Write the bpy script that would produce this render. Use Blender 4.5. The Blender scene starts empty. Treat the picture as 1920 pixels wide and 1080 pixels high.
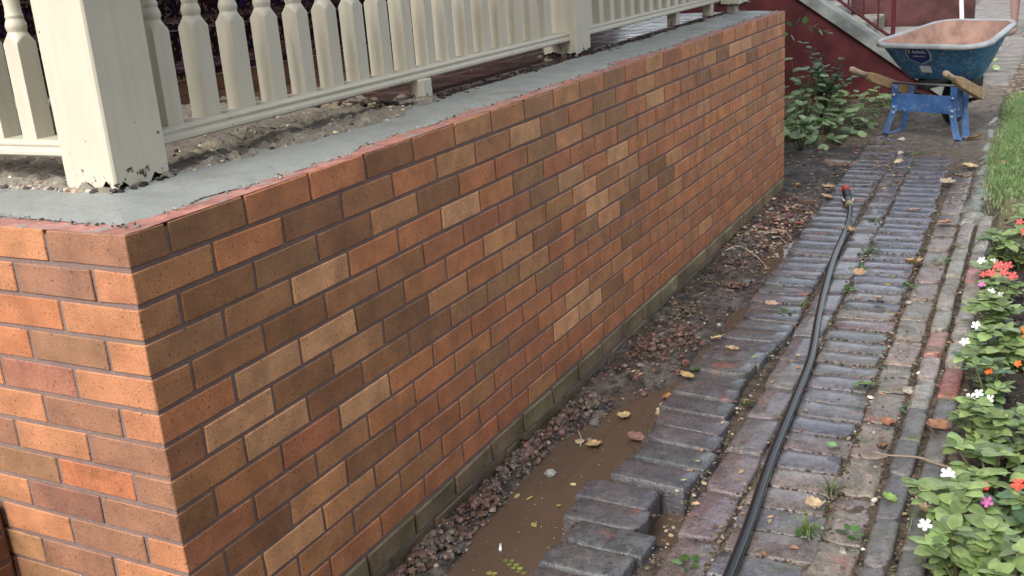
import bpy, bmesh, math, random
import numpy as np
from mathutils import Vector, Matrix, noise
random.seed(7)
rnd = random.Random(11)
S = bpy.context.scene
COL = S.collection
T = 0.97            # height of the brick wall top above the path

# ------------------------------------------------------------------ camera, light, exposure
az, el, roll = -0.49339, -0.30784, -0.07452
Fv = Vector((math.sin(az)*math.cos(el), math.cos(az)*math.cos(el), math.sin(el)))
Rv = Fv.cross(Vector((0, 0, 1))).normalized()
Uv = Rv.cross(Fv)
c_, s_ = math.cos(roll), math.sin(roll)
Rr = Rv*c_ + Uv*s_
Ur = Uv*c_ - Rv*s_
cd = bpy.data.cameras.new('camera'); cam = bpy.data.objects.new('camera', cd); COL.objects.link(cam)
cd.sensor_fit = 'HORIZONTAL'; cd.sensor_width = 36.0; cd.lens = 1970.15/1920*36
cd.clip_start = 0.05; cd.clip_end = 2000
M = Matrix(((Rr.x, Ur.x, -Fv.x, 1.38473), (Rr.y, Ur.y, -Fv.y, -1.21505), (Rr.z, Ur.z, -Fv.z, 1.3774), (0, 0, 0, 1)))
cam.matrix_world = M
S.camera = cam

SUN_EL, SUN_AZ = math.radians(45), math.radians(187)     # compass azimuth, 0 = +Y, clockwise
W = bpy.data.worlds.new('World'); S.world = W; W.use_nodes = True
wn = W.node_tree.nodes; wl = W.node_tree.links
bg = wn['Background']; sky = wn.new('ShaderNodeTexSky'); sky.sky_type = 'NISHITA'; sky.sun_disc = False
sky.sun_elevation = SUN_EL; sky.sun_rotation = SUN_AZ; sky.air_density = 1.0; sky.dust_density = 2.5; sky.ozone_density = 1.0
hs = wn.new('ShaderNodeHueSaturation'); hs.inputs['Saturation'].default_value = 0.5     # thin overcast
wm = wn.new('ShaderNodeMix'); wm.data_type = 'RGBA'; wm.blend_type = 'MULTIPLY'; wm.inputs[0].default_value = 1; wm.inputs[7].default_value = (1.03, 1.0, .95, 1)
wl.new(sky.outputs[0], hs.inputs['Color']); wl.new(hs.outputs[0], wm.inputs[6]); wl.new(wm.outputs[2], bg.inputs[0]); bg.inputs[1].default_value = 0.155
sd = bpy.data.lights.new('sun', 'SUN'); sun = bpy.data.objects.new('sun', sd); COL.objects.link(sun)
sd.energy = 1.0; sd.angle = math.radians(30); sd.color = (1.0, 0.965, 0.91)
sv = Vector((math.sin(SUN_AZ)*math.cos(SUN_EL), math.cos(SUN_AZ)*math.cos(SUN_EL), math.sin(SUN_EL)))
sun.rotation_euler = sv.to_track_quat('Z', 'Y').to_euler(); sun.location = sv*30
S.view_settings.view_transform = 'Standard'; S.view_settings.look = 'None'
S.view_settings.exposure = 1.15; S.view_settings.gamma = 1.0; S.view_settings.use_curve_mapping = False

# ------------------------------------------------------------------ helpers: objects
ORG = {}
def tag(o, label=None, cat=None, group=None, kind=None):
    if label: o['label'] = label
    if cat: o['category'] = cat
    if group: o['group'] = group
    if kind: o['kind'] = kind
    return o
def empty(name, loc=(0, 0, 0), rz=0.0, label=None, cat=None, group=None, kind=None, parent=None):
    o = bpy.data.objects.new(name, None); COL.objects.link(o); o.empty_display_size = 0.05
    o.location = loc; o.rotation_euler = (0, 0, rz)
    if parent: o.parent = parent
    ORG[o.name] = Vector(loc)
    return tag(o, label, cat, group, kind)
def link(me, name, parent=None, loc=None, rot=None, local=False):
    o = bpy.data.objects.new(name, me); COL.objects.link(o)
    if parent is not None: o.parent = parent
    if loc is not None: o.location = loc
    if not local and parent is not None and parent.name in ORG: o.location = Vector(o.location) - ORG[parent.name]
    if rot is not None: o.rotation_euler = rot
    ORG[o.name] = (Vector(loc) if loc is not None else Vector((0, 0, 0)))
    return o
class MB:
    def __init__(s): s.v = []; s.f = []; s.c = []; s.sm = []; s.cur = (0.5, 0.5, 0.5)
    def add(s, vs, fs, c=None, smooth=False):
        b = len(s.v); s.v += [tuple(p) for p in vs]
        col = c or s.cur
        for f in fs: s.f.append(tuple(i+b for i in f)); s.c.append(col); s.sm.append(smooth)
    def mesh(s, name, mat):
        me = bpy.data.meshes.new(name); me.from_pydata(s.v, [], s.f)
        me.materials.append(mat)
        at = me.color_attributes.new('tint', 'FLOAT_COLOR', 'CORNER')
        n = np.array([len(f) for f in s.f]); cols = np.repeat(np.array([tuple(c[:3])+(1.0,) for c in s.c], dtype=np.float32), n, axis=0)
        at.data.foreach_set('color', cols.ravel())
        me.polygons.foreach_set('use_smooth', np.array(s.sm, dtype=bool))
        me.update(); return me
    def build(s, name, mat, parent=None, loc=None, rot=None, local=False):
        return link(s.mesh(name, mat), name, parent, loc, rot, local)
    def box(s, x0, x1, y0, y1, z0, z1, b=0.0, c=None, jit=0.0, X=None):
        # chamfered box
        lo, hi = (x0, y0, z0), (x1, y1, z1)
        if b <= 0:
            vs = [(x, y, z) for x in (x0, x1) for y in (y0, y1) for z in (z0, z1)]
            fs = [(0, 1, 3, 2), (4, 6, 7, 5), (0, 4, 5, 1), (2, 3, 7, 6), (0, 2, 6, 4), (1, 5, 7, 3)]
        else:
            vs = []; idx = {}
            for i in (0, 1):
                for j in (0, 1):
                    for k in (0, 1):
                        ct = [hi[0] if i else lo[0], hi[1] if j else lo[1], hi[2] if k else lo[2]]
                        sg = [-1 if i else 1, -1 if j else 1, -1 if k else 1]
                        dj = [rnd.uniform(-jit, jit) for _ in range(3)] if jit else (0, 0, 0)
                        for a in range(3):
                            p = [ct[q] + dj[q] + (0 if q == a else sg[q]*b) for q in range(3)]
                            idx[(i, j, k, a)] = len(vs); vs.append(p)
            I = lambda i, j, k, a: idx[(i, j, k, a)]
            fs = []
            for q in (0, 1):
                fs.append([I(q, 0, 0, 0), I(q, 0, 1, 0), I(q, 1, 1, 0), I(q, 1, 0, 0)][::(1 if q == 0 else -1)])
                fs.append([I(0, q, 0, 1), I(1, q, 0, 1), I(1, q, 1, 1), I(0, q, 1, 1)][::(1 if q == 0 else -1)])
                fs.append([I(0, 0, q, 2), I(0, 1, q, 2), I(1, 1, q, 2), I(1, 0, q, 2)][::(1 if q == 0 else -1)])
            for a in range(3):
                o1, o2 = [(1, 2), (0, 2), (0, 1)][a]
                for p in (0, 1):
                    for q in (0, 1):
                        k0 = [0, 0, 0]; k1 = [0, 0, 0]; k0[o1] = k1[o1] = p; k0[o2] = k1[o2] = q; k1[a] = 1
                        fs.append([I(*k0, o1), I(*k1, o1), I(*k1, o2), I(*k0, o2)])
            for i in (0, 1):
                for j in (0, 1):
                    for k in (0, 1): fs.append([I(i, j, k, 0), I(i, j, k, 1), I(i, j, k, 2)])
            cen = Vector(((x0+x1)/2, (y0+y1)/2, (z0+z1)/2))
            out = []
            for f in fs:
                P = [Vector(vs[i]) for i in f]; nrm = (P[1]-P[0]).cross(P[2]-P[0])
                m = sum(P, Vector())/len(P)
                out.append(f if nrm.dot(m-cen) >= 0 else f[::-1])
            fs = out
        if X is not None: vs = [tuple(X @ Vector(p)) for p in vs]
        s.add(vs, fs, c)
    def tube(s, pts, rad, n=10, c=None, cap=True, smooth=True):
        pts = [Vector(p) for p in pts]
        if not hasattr(rad, '__len__'): rad = [rad]*len(pts)
        up = Vector((0, 0, 1)); vs = []; prev = None
        for i, p in enumerate(pts):
            d = (pts[min(i+1, len(pts)-1)] - pts[max(i-1, 0)]).normalized()
            if prev is None:
                a = d.cross(up if abs(d.z) < 0.9 else Vector((1, 0, 0))).normalized()
            else:
                a = (prev - d*prev.dot(d)).normalized()
            prev = a; b = d.cross(a)
            for k in range(n):
                t = 2*math.pi*k/n; vs.append(p + (a*math.cos(t) + b*math.sin(t))*rad[i])
        fs = [(i*n+k, i*n+(k+1) % n, (i+1)*n+(k+1) % n, (i+1)*n+k) for i in range(len(pts)-1) for k in range(n)]
        if cap: fs += [tuple(range(n))[::-1], tuple(range((len(pts)-1)*n, len(pts)*n))]
        s.add(vs, fs, c, smooth)
    def loft(s, rings, c=None, cap=(True, True), smooth=False, closed=True):
        n = len(rings[0]); vs = [p for r in rings for p in r]
        m = n if closed else n-1
        fs = [(i*n+k, i*n+(k+1) % n, (i+1)*n+(k+1) % n, (i+1)*n+k) for i in range(len(rings)-1) for k in range(m)]
        if cap[0]: fs.append(tuple(range(n))[::-1])
        if cap[1]: fs.append(tuple(range((len(rings)-1)*n, len(rings)*n)))
        s.add(vs, fs, c, smooth)
    def prism(s, poly, x0, x1, axis=0, c=None):
        # poly: 2d profile in the other two axes
        def P(t, a, b): return (t, a, b) if axis == 0 else (a, t, b) if axis == 1 else (a, b, t)
        s.loft([[P(x0, a, b) for a, b in poly], [P(x1, a, b) for a, b in poly]], c)
    def rock(s, p, r, c, seed, flat=0.7):
        # a small 20-face stone
        ph = (1+5**0.5)/2
        V = [(-1, ph, 0), (1, ph, 0), (-1, -ph, 0), (1, -ph, 0), (0, -1, ph), (0, 1, ph), (0, -1, -ph), (0, 1, -ph), (ph, 0, -1), (ph, 0, 1), (-ph, 0, -1), (-ph, 0, 1)]
        F = [(0, 11, 5), (0, 5, 1), (0, 1, 7), (0, 7, 10), (0, 10, 11), (1, 5, 9), (5, 11, 4), (11, 10, 2), (10, 7, 6), (7, 1, 8), (3, 9, 4), (3, 4, 2), (3, 2, 6), (3, 6, 8), (3, 8, 9), (4, 9, 5), (2, 4, 11), (6, 2, 10), (8, 6, 7), (9, 8, 1)]
        q = random.Random(seed); rz = q.uniform(0, 6.28); sx, sy = q.uniform(.75, 1.25), q.uniform(.7, 1.1)
        ca, sa = math.cos(rz), math.sin(rz); vs = []
        for a in V:
            k = r/1.9*q.uniform(.72, 1.2); x, y, z = a[0]*k*sx, a[1]*k*sy, a[2]*k*flat
            vs.append((p[0]+x*ca-y*sa, p[1]+x*sa+y*ca, p[2]+z))
        s.add(vs, F, c)
def nz(x, y, z=0.0, sc=1.0): return noise.noise(Vector((x*sc, y*sc, z*sc)))
def fbm(x, y, sc, z=0.0, o=4):
    return noise.fractal(Vector((x*sc, y*sc, z)), 1.0, 2.0, o)
def jc(c, a=0.12, q=rnd):
    k = 1+q.uniform(-a, a); return tuple(max(0, v*k*(1+q.uniform(-a*.3, a*.3))) for v in c)

# ------------------------------------------------------------------ helpers: materials
class NT:
    def __init__(s, name):
        s.m = bpy.data.materials.new(name); s.m.use_nodes = True
        s.n = s.m.node_tree.nodes; s.l = s.m.node_tree.links; s.b = s.n['Principled BSDF']
        g = s.n.new('ShaderNodeNewGeometry'); s.pos = g.outputs['Position']; s.nrm = g.outputs['Normal']
    def set(s, k, v):
        i = s.b.inputs[k]
        if hasattr(v, 'is_linked') or hasattr(v, 'links'): s.l.new(v, i)
        else: i.default_value = v if not isinstance(v, tuple) or len(v) == 4 else v+(1,)
    def plug(s, i, v):
        if hasattr(v, 'links'): s.l.new(v, i)
        else: i.default_value = (v+(1,)) if isinstance(v, tuple) and len(v) == 3 and i.type == 'RGBA' else v
    def noise(s, sc, det=4, rough=.55, vec=None, dist=0.0):
        t = s.n.new('ShaderNodeTexNoise'); s.l.new(vec or s.pos, t.inputs['Vector'])
        t.inputs['Scale'].default_value = sc; t.inputs['Detail'].default_value = det; t.inputs['Roughness'].default_value = rough
        t.inputs['Distortion'].default_value = dist; return t.outputs['Fac']
    def vor(s, sc, feat='F1', vec=None):
        t = s.n.new('ShaderNodeTexVoronoi'); t.feature = feat; s.l.new(vec or s.pos, t.inputs['Vector']); t.inputs['Scale'].default_value = sc
        return t.outputs
    def scale(s, v):
        t = s.n.new('ShaderNodeVectorMath'); t.operation = 'MULTIPLY'; s.l.new(s.pos, t.inputs[0]); t.inputs[1].default_value = v; return t.outputs[0]
    def ramp(s, fac, a, b, ca=0.0, cb=1.0):
        t = s.n.new('ShaderNodeMapRange'); t.clamp = True; t.interpolation_type = 'SMOOTHSTEP'
        s.plug(t.inputs[0], fac)
        for i, v in zip((1, 2, 3, 4), (a, b, ca, cb)): t.inputs[i].default_value = v
        return t.outputs[0]
    def math(s, op, a, b=0.0):
        t = s.n.new('ShaderNodeMath'); t.operation = op; s.plug(t.inputs[0], a); s.plug(t.inputs[1], b); return t.outputs[0]
    def mix(s, f, a, b, bt='MIX'):
        t = s.n.new('ShaderNodeMix'); t.data_type = 'RGBA'; t.blend_type = bt; t.clamp_factor = True
        s.plug(t.inputs[0], f); s.plug(t.inputs[6], a); s.plug(t.inputs[7], b); return t.outputs[2]
    def attr(s, name='tint'):
        t = s.n.new('ShaderNodeAttribute'); t.attribute_name = name; return t.outputs['Color']
    def sep(s, v):
        t = s.n.new('ShaderNodeSeparateXYZ'); s.l.new(v, t.inputs[0]); return t.outputs
    def val(s, c, f):   # multiply a colour by a scalar
        t = s.n.new('ShaderNodeVectorMath'); t.operation = 'SCALE'; s.plug(t.inputs[0], c); s.plug(t.inputs['Scale'], f); return t.outputs[0]
    def bump(s, h, st=.3, d=.01, prev=None):
        t = s.n.new('ShaderNodeBump'); t.inputs['Strength'].default_value = st; t.inputs['Distance'].default_value = d
        s.plug(t.inputs['Height'], h)
        if prev is not None: s.l.new(prev, t.inputs['Normal'])
        s.l.new(t.outputs[0], s.b.inputs['Normal']); return t.outputs[0]
def m_brick():
    q = NT('fired_brick'); c = q.attr()
    v = q.ramp(q.noise(11, 4, .6), .3, .7, .80, 1.2); c = q.val(c, v)
    c = q.mix(q.math('MULTIPLY', q.ramp(q.noise(6.5, 3, .6, q.scale((1.1, .9, 1.3))), .54, .72), .30), c, (.15, .078, .044))
    c = q.mix(q.math('MULTIPLY', q.ramp(q.noise(5.5, 3, .6, q.scale((.9, 1.15, 1.4))), .56, .72), .30), c, (.40, .20, .10))
    v = q.ramp(q.noise(330, 2), .3, .7, .78, 1.2); c = q.val(c, v)
    sp = q.ramp(q.noise(150, 2, .4), .645, .70); c = q.mix(q.math('MULTIPLY', sp, .7), c, (.03, .017, .011))
    sp2 = q.ramp(q.noise(210, 1, .4, q.scale((1, 1.07, .93))), .72, .77); c = q.mix(q.math('MULTIPLY', sp2, .35), c, (.6, .45, .33))
    # faint mortar bloom
    bl = q.ramp(q.noise(14, 6, .7), .62, .8); c = q.mix(q.math('MULTIPLY', bl, .16), c, (.46, .34, .28))
    q.set('Base Color', c); q.set('Roughness', q.ramp(q.noise(40, 3), .3, .7, .48, .72)); q.set('Specular IOR Level', .5)
    q.bump(q.noise(260, 4, .6), .35, .0016, q.bump(q.noise(35, 3), .25, .003)); return q.m
def m_mortar():
    q = NT('mortar'); c = q.mix(q.noise(22, 5), (.165, .112, .10), (.25, .178, .162))
    c = q.val(c, q.ramp(q.noise(300, 2), .3, .7, .8, 1.15))
    q.set('Base Color', c); q.set('Roughness', .92); q.bump(q.noise(180, 5, .65), .6, .003); return q.m
def m_tint(name, rough=.7, var=.15, nsc=30, bump=.3, bsc=120, spec=.4, bd=.003):
    q = NT(name); c = q.val(q.attr(), q.ramp(q.noise(nsc, 4), .3, .7, 1-var, 1+var))
    q.set('Base Color', c); q.set('Roughness', rough); q.set('Specular IOR Level', spec)
    if bump: q.bump(q.noise(bsc, 4), bump, bd)
    return q.m
def m_paint():
    q = NT('cream_paint'); z = q.sep(q.pos)[2]
    c = q.mix(q.noise(5, 4), (.505, .478, .385), (.57, .545, .455))
    # brush grain along the height
    g = q.noise(60, 3, .5, q.scale((1, 1, .12))); c = q.val(c, q.ramp(g, .3, .7, .965, 1.03))
    dirt = q.ramp(q.noise(26, 6, .7), .56, .8); c = q.mix(q.math('MULTIPLY', dirt, .22), c, (.36, .29, .19))
    low = q.ramp(z, T+.01, T+.14, .115, 0.0)
    chip = q.ramp(q.math('ADD', q.noise(38, 5, .65), low), .715, .73); c = q.mix(chip, c, (.07, .042, .024))
    chip2 = q.ramp(q.noise(70, 2, .5, q.scale((1, 1, .8))), .765, .775); c = q.mix(chip2, c, (.15, .085, .045))
    q.set('Base Color', c); q.set('Roughness', q.ramp(q.noise(18, 3), .3, .7, .34, .5)); q.set('Specular IOR Level', .45)
    b = q.bump(g, .18, .004); b = q.bump(q.noise(16, 3), .25, .006, b); q.bump(q.math('SUBTRACT', 1.0, chip), .5, .0015, b); return q.m
def m_cement():
    q = NT('fresh_cement'); c = q.mix(q.noise(7, 5, .6), (.215, .235, .225), (.315, .335, .32))
    c = q.mix(q.ramp(q.noise(45, 5, .7), .55, .75), c, (.18, .195, .185)); c = q.mix(q.math('MULTIPLY', q.ramp(q.noise(4, 5, .7), .52, .68), .5), c, (.17, .17, .15)); c = q.mix(q.ramp(q.noise(95, 3, .6), .68, .72), c, (.09, .085, .075))
    q.set('Base Color', c); q.set('Roughness', q.ramp(q.noise(12, 3), .3, .7, .42, .75)); q.set('Specular IOR Level', .4)
    b = q.bump(q.noise(30, 4, .6, q.scale((1, .22, 1))), .6, .006); q.bump(q.noise(130, 5, .7), .6, .003, b); return q.m
def m_rough():
    q = NT('rough_concrete'); c = q.mix(q.noise(9, 6, .7), (.19, .172, .145), (.40, .36, .30))
    c = q.mix(q.ramp(q.noise(21, 5, .7), .56, .66), c, (.52, .43, .29)); c = q.mix(q.ramp(q.noise(55, 5, .75), .57, .66), c, (.05, .045, .04))
    c = q.mix(q.ramp(q.noise(130, 2), .68, .74), c, (.6, .57, .5))
    q.set('Base Color', c); q.set('Roughness', .95); q.bump(q.noise(85, 6, .75), 1.0, .012); return q.m
def m_paver():
    q = NT('wet_paving_brick'); c = q.attr()
    c = q.val(c, q.ramp(q.noise(13, 5, .65), .3, .7, .95, 1.75))
    red = q.ramp(q.noise(5.5, 4, .6, q.scale((1, 1.3, 1))), .60, .70); c = q.mix(q.math('MULTIPLY', red, .7), c, (.26, .085, .055))
    ds = q.ramp(q.noise(8, 6, .7, q.scale((1.1, .9, 1))), .50, .70); c = q.mix(q.math('MULTIPLY', ds, .42), c, (.19, .17, .145))
    x = q.sep(q.pos)[0]
    ms = q.math('MULTIPLY', q.ramp(q.noise(9, 5, .65, q.scale((.9, 1.2, 1))), .52, .64), q.ramp(x, .78, 1.0, .12, .8)); c = q.mix(ms, c, (.085, .092, .035))
    c = q.mix(q.math('MULTIPLY', q.ramp(q.noise(120, 4, .65), .54, .66), .75), c, (.03, .026, .026)); c = q.val(c, q.ramp(q.noise(48, 5, .7), .3, .7, .72, 1.28))
    c = q.mix(q.math('MULTIPLY', q.ramp(q.noise(170, 3, .6, q.scale((1, .95, 1))), .60, .70), .45), c, (.34, .31, .30))
    wet = q.ramp(q.noise(3.2, 4, .6), .36, .62); side = q.ramp(x, .50, .95, 0.0, .35)
    r = q.math('ADD', q.ramp(q.noise(70, 4, .6), .3, .75, .10, .34), q.math('MULTIPLY', q.math('ADD', wet, side), .17))
    film = q.ramp(q.noise(5.0, 5, .62, q.scale((1, 1.5, 1))), .33, .52); film = q.math('MULTIPLY', film, q.ramp(x, .80, 1.02, 1.0, .15)); film = q.math('MULTIPLY', film, q.ramp(q.sep(q.nrm)[2], .93, .985))
    q.set('Coat Weight', film); q.set('Coat Roughness', .13); q.set('Coat IOR', 1.38)
    q.set('Base Color', c); q.set('Roughness', r); q.set('Specular IOR Level', .55)
    b = q.bump(q.noise(38, 4, .6), .5, .006); q.bump(q.noise(135, 4, .65), .7, .0035, b); return q.m
def m_ground():
    q = NT('soil'); c = q.attr()
    c = q.val(c, q.ramp(q.noise(16, 6, .7), .3, .7, .55, 1.45)); c = q.mix(q.ramp(q.noise(60, 4, .7), .56, .68), c, (.17, .13, .095))
    c = q.mix(q.ramp(q.noise(180, 3), .66, .74), c, (.38, .34, .30)); c = q.mix(q.ramp(q.noise(90, 4, .7, q.scale((1, .9, 1))), .60, .68), c, (.02, .017, .015))
    w = q.sep(q.attr('wet'))[0]
    q.set('Base Color', c); q.set('Specular IOR Level', .5)
    q.set('Roughness', q.math('SUBTRACT', .95, q.math('MULTIPLY', w, q.ramp(q.noise(26, 4), .35, .65, .3, .75))))
    b = q.bump(q.noise(45, 6, .7), .9, .015); q.bump(q.noise(190, 4, .7), .7, .004, b); return q.m
def m_water():
    q = NT('muddy_water'); c = q.mix(q.noise(5, 4), (.082, .056, .039), (.12, .084, .06))
    c = q.mix(q.ramp(q.noise(120, 3), .7, .78), c, (.22, .16, .11))
    q.set('Base Color', c); q.set('Roughness', .03); q.set('IOR', 1.36); q.set('Specular IOR Level', .5)
    q.bump(q.noise(11, 4, .55), .10, .006); return q.m
def m_leaf():
    q = NT('leaf_green'); c = q.attr(); tc = q.n.new('ShaderNodeObjectInfo')
    c = q.val(c, q.ramp(tc.outputs['Random'], 0, 1, .6, 1.35)); c = q.val(c, q.ramp(q.noise(45, 3), .3, .7, .8, 1.2))
    q.set('Base Color', c); q.set('Roughness', .30); q.set('Specular IOR Level', .55)
    tr = q.n.new('ShaderNodeBsdfTranslucent'); q.l.new(q.val(c, 1.3), tr.inputs[0])
    mx = q.n.new('ShaderNodeMixShader'); mx.inputs[0].default_value = .28
    out = q.n['Material Output']; q.l.new(q.b.outputs[0], mx.inputs[1]); q.l.new(tr.outputs[0], mx.inputs[2]); q.l.new(mx.outputs[0], out.inputs[0])
    return q.m
def m_rug():
    q = NT('patterned_rug'); v = q.vor(90, vec=q.scale((1, 1, 1)))
    c = q.mix(q.ramp(q.sep(v['Color'])[0], .3, .7), (.030, .012, .010), (.010, .009, .012)); c = q.mix(q.ramp(q.sep(v['Color'])[1], .80, .84), c, (.13, .085, .06))  # rug colours kept near black, standing in for the porch's shade
    c = q.mix(q.ramp(q.sep(v['Color'])[2], .88, .91), c, (.035, .02, .085)); c = q.val(c, q.ramp(q.noise(300, 2), .3, .7, .6, 1.3))
    q.set('Base Color', c); q.set('Roughness', 1.0); q.set('Specular IOR Level', 0.0); q.bump(q.noise(400, 2), .4, .003); return q.m
def m_tile():
    q = NT('quarry_tile'); c = q.val(q.attr(), q.ramp(q.noise(12, 5), .3, .7, .75, 1.2)); c = q.mix(q.ramp(q.noise(20, 6, .7), .6, .72), c, (.30, .22, .19))
    q.set('Base Color', c); q.set('Roughness', q.ramp(q.noise(9, 4), .3, .7, .12, .4)); q.bump(q.noise(30, 3), .1, .003); return q.m
def m_blue():
    q = NT('scuffed_blue_paint'); c = q.val(q.attr(), q.ramp(q.noise(8, 4), .3, .7, .75, 1.25))
    c = q.mix(q.math('MULTIPLY', q.ramp(q.noise(30, 6, .78), .52, .64), .65), c, (.30, .36, .45)); c = q.mix(q.ramp(q.noise(55, 3, .6), .66, .7), c, (.5, .5, .5))
    q.set('Base Color', c); q.set('Roughness', q.ramp(q.noise(20, 4), .3, .7, .35, .65)); return q.m
def m_plinth():
    q = NT('mossy_brick'); c = q.val(q.attr(), q.ramp(q.noise(14, 5, .7), .3, .7, .6, 1.35))
    c = q.mix(q.math('MULTIPLY', q.ramp(q.noise(7, 5, .7), .42, .62), .75), c, (.06, .06, .022)); c = q.mix(q.ramp(q.noise(140, 3), .63, .7), c, (.02, .017, .012))
    q.set('Base Color', c); q.set('Roughness', .6); q.bump(q.noise(90, 5, .7), .7, .005); return q.m
MAT = dict(brick=m_brick(), mortar=m_mortar(), paint=m_paint(), cement=m_cement(), rough=m_rough(), paver=m_paver(), ground=m_ground(), water=m_water(),
           leaf=m_leaf(), rug=m_rug(), tile=m_tile(), blue=m_blue(), plinth=m_plinth(),
           stone=m_tint('stone', .75, .25, 60, .6, 150), wetstone=m_tint('wet_stone', .35, .3, 60, .7, 150, .5), rubber=m_tint('black_rubber', .22, .1, 40, .05, 200, .6, .001),
           plastic=m_tint('plastic', .4, .08, 40, .05, 200), metal=m_tint('dark_steel', .4, .2, 40, .2, 120), wood=m_tint('weathered_wood', .6, .25, 25, .3, 90),
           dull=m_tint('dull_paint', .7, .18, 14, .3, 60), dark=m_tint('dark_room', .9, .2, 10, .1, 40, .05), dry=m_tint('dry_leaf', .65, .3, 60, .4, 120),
           skin=m_tint('skin', .5, .06, 20, .1, 80), cloth=m_tint('cloth', .9, .1, 60, .4, 300), slab=m_tint('flagstone', .8, .3, 6, .5, 40, .4, .01),
           stucco=m_tint('painted_stucco', .75, .42, 4, .5, 90, .3, .006), petal=m_tint('petal', .6, .12, 80, 0))

# ================================================================== GROUND (one sheet, height field)
def lerp_tab(tab, v):
    if v <= tab[0][0]: return tab[0][1]
    for (a, b), (c, d) in zip(tab, tab[1:]):
        if v <= c: return b + (d-b)*(v-a)/(c-a)
    return tab[-1][1]
BANK = [(0, .145), (.6, .13), (.97, .09), (1.2, .08), (1.42, .08), (1.6, .12), (1.75, .17), (1.9, .24), (2.05, .285), (2.3, .265), (2.45, .31), (2.6, .27), (2.75, .265), (2.92, .33), (3.1, .36), (3.22, .30), (3.4, .20), (3.75, .17), (3.9, .28), (4.05, .38), (4.3, .44), (6, .46)]
HW = [(0, -.05), (.62, -.055), (1.04, -.062), (1.35, -.05), (1.6, -.062), (2.5, -.038), (3.15, -.05), (3.74, -.029), (4.3, -.018), (4.8, -.016)]
WATER = -0.072
def drift(y): return -0.03*(y-1.5)
def sm(a, b, v):
    t = min(1, max(0, (v-a)/(b-a))); return t*t*(3-2*t)
def ground_at(x, y):
    """height, colour, wetness"""
    n1 = fbm(x, y, 7.0); n2 = fbm(x, y, 28.0, 3.0)
    if x < -0.02 and 0.02 < y < 4.72: return -.35, (.05, .04, .03), 0
    if x <= .36 and -.5 < y < 4.75:
        b = lerp_tab(BANK, y)
        hw = lerp_tab(HW, y); t = max(0, min(1, (b-x)/b)); n3 = fbm(x, y, 3.5, 7.0)
        h = WATER + (hw-WATER)*t**.6 + .026*math.sin(math.pi*t**.8)*(.55+n3) + (n1*.010 + n2*.011)*(.4+t)
        if x >= b: h = WATER - .02*min(1, (x-b)/.03) + n1*.006
        k = n1+.7*n2
        c = (.030, .026, .023) if k > -.05 else (.085, .06, .047)
        if k > .26: c = (.12, .105, .09)
        return h, c, 1.0
    if y >= 4.75 and x < .34-.05*(y-4.75) and y < 6.0:
        return -.012 + n1*.014 + n2*.008, (.045, .04, .037) if n1 < .15 else (.09, .08, .07), .45
    if y >= 6.0 and x < .32:
        return .0 + n1*.02+n2*.01, (.14, .115, .08), .1
    kx = 1.205 - .02*(y-2)
    if x < kx and y < 6.9:
        # bed of the brick path: sand and dirt filling the joints
        fill = -.012 + .003*sm(.9, 1.03, x+.02*(y-2)) + .016*sm(4.4, 6.4, y)
        gap = 0.0
        if .44 < x-drift(y) < .63 and y < 3.0: gap = .016*(1-sm(2.2, 3.0, y))
        if .5 < x < .625 and .93 < y < 1.17: gap = .075
        kf = sm(4.8, 6.6, y); c0 = (.105, .08, .06) if n2 > -.1 else (.06, .045, .036)
        return fill - gap + n1*.006 + n2*.006, tuple(a+(b-a)*kf for a, b in zip(c0, (.18, .155, .125))), .25
    if y < 4.5 and x < 3 and y > 3.55:
        t = sm(3.55, 4.15, y+.12*n1)
        return -.005+.015*t+n1*.02, tuple(a+(b-a)*t for a, b in zip((.032, .025, .02), (.17, .145, .09))), .1
    if y < 4.15 and x < 3:
        return -.005 + n1*.03 + n2*.016, (.032, .025, .02), .1
    if x > kx-.12 and 4.15 <= y < 8.2:
        return .012 + n1*.012, (.085, .085, .04), 0
    return .0 + n1*.02, (.19, .165, .135), 0
def axis_pts(dense, outer):
    return np.array(sorted(set([round(v, 4) for v in outer] + [round(v, 4) for v in dense])))
gx = axis_pts(list(np.arange(-.06, 1.30, .0125)) + list(np.arange(1.3, 2.2, .05)) + list(np.arange(-1.0, -.06, .05)), [-400, -150, -60, -25, -12, -6, -4, -3, -2, -1.5, 2.5, 3, 4, 6, 10, 20, 50, 150, 400])
gy = axis_pts(list(np.arange(.4, 2.4, .0125)) + list(np.arange(2.4, 5.0, .02)) + list(np.arange(5.0, 9.0, .05)), [-400, -150, -60, -20, -8, -4, -2, -1, -.5, 0, .2, 9.5, 10, 11, 12, 14, 16, 20, 26, 34, 60, 150, 400])
nx_, ny_ = len(gx), len(gy)
gv = []; gc = np.zeros((nx_*ny_, 4), np.float32); gw = np.zeros((nx_*ny_, 4), np.float32)
for j, y in enumerate(gy):
    for i, x in enumerate(gx):
        h, c, w = ground_at(x, y); gv.append((x, y, h)); gc[j*nx_+i] = (*c, 1); gw[j*nx_+i] = (w, w, w, 1)
gf = [(j*nx_+i, j*nx_+i+1, (j+1)*nx_+i+1, (j+1)*nx_+i) for j in range(ny_-1) for i in range(nx_-1)]
me = bpy.data.meshes.new('ground'); me.from_pydata(gv, [], gf); me.materials.append(MAT['ground'])
a_ = me.color_attributes.new('tint', 'FLOAT_COLOR', 'POINT'); a_.data.foreach_set('color', gc.ravel())
a_ = me.color_attributes.new('wet', 'FLOAT_COLOR', 'POINT'); a_.data.foreach_set('color', gw.ravel())
me.polygons.foreach_set('use_smooth', np.ones(len(gf), bool)); me.update()
tag(link(me, 'ground'), kind='structure')
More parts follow.
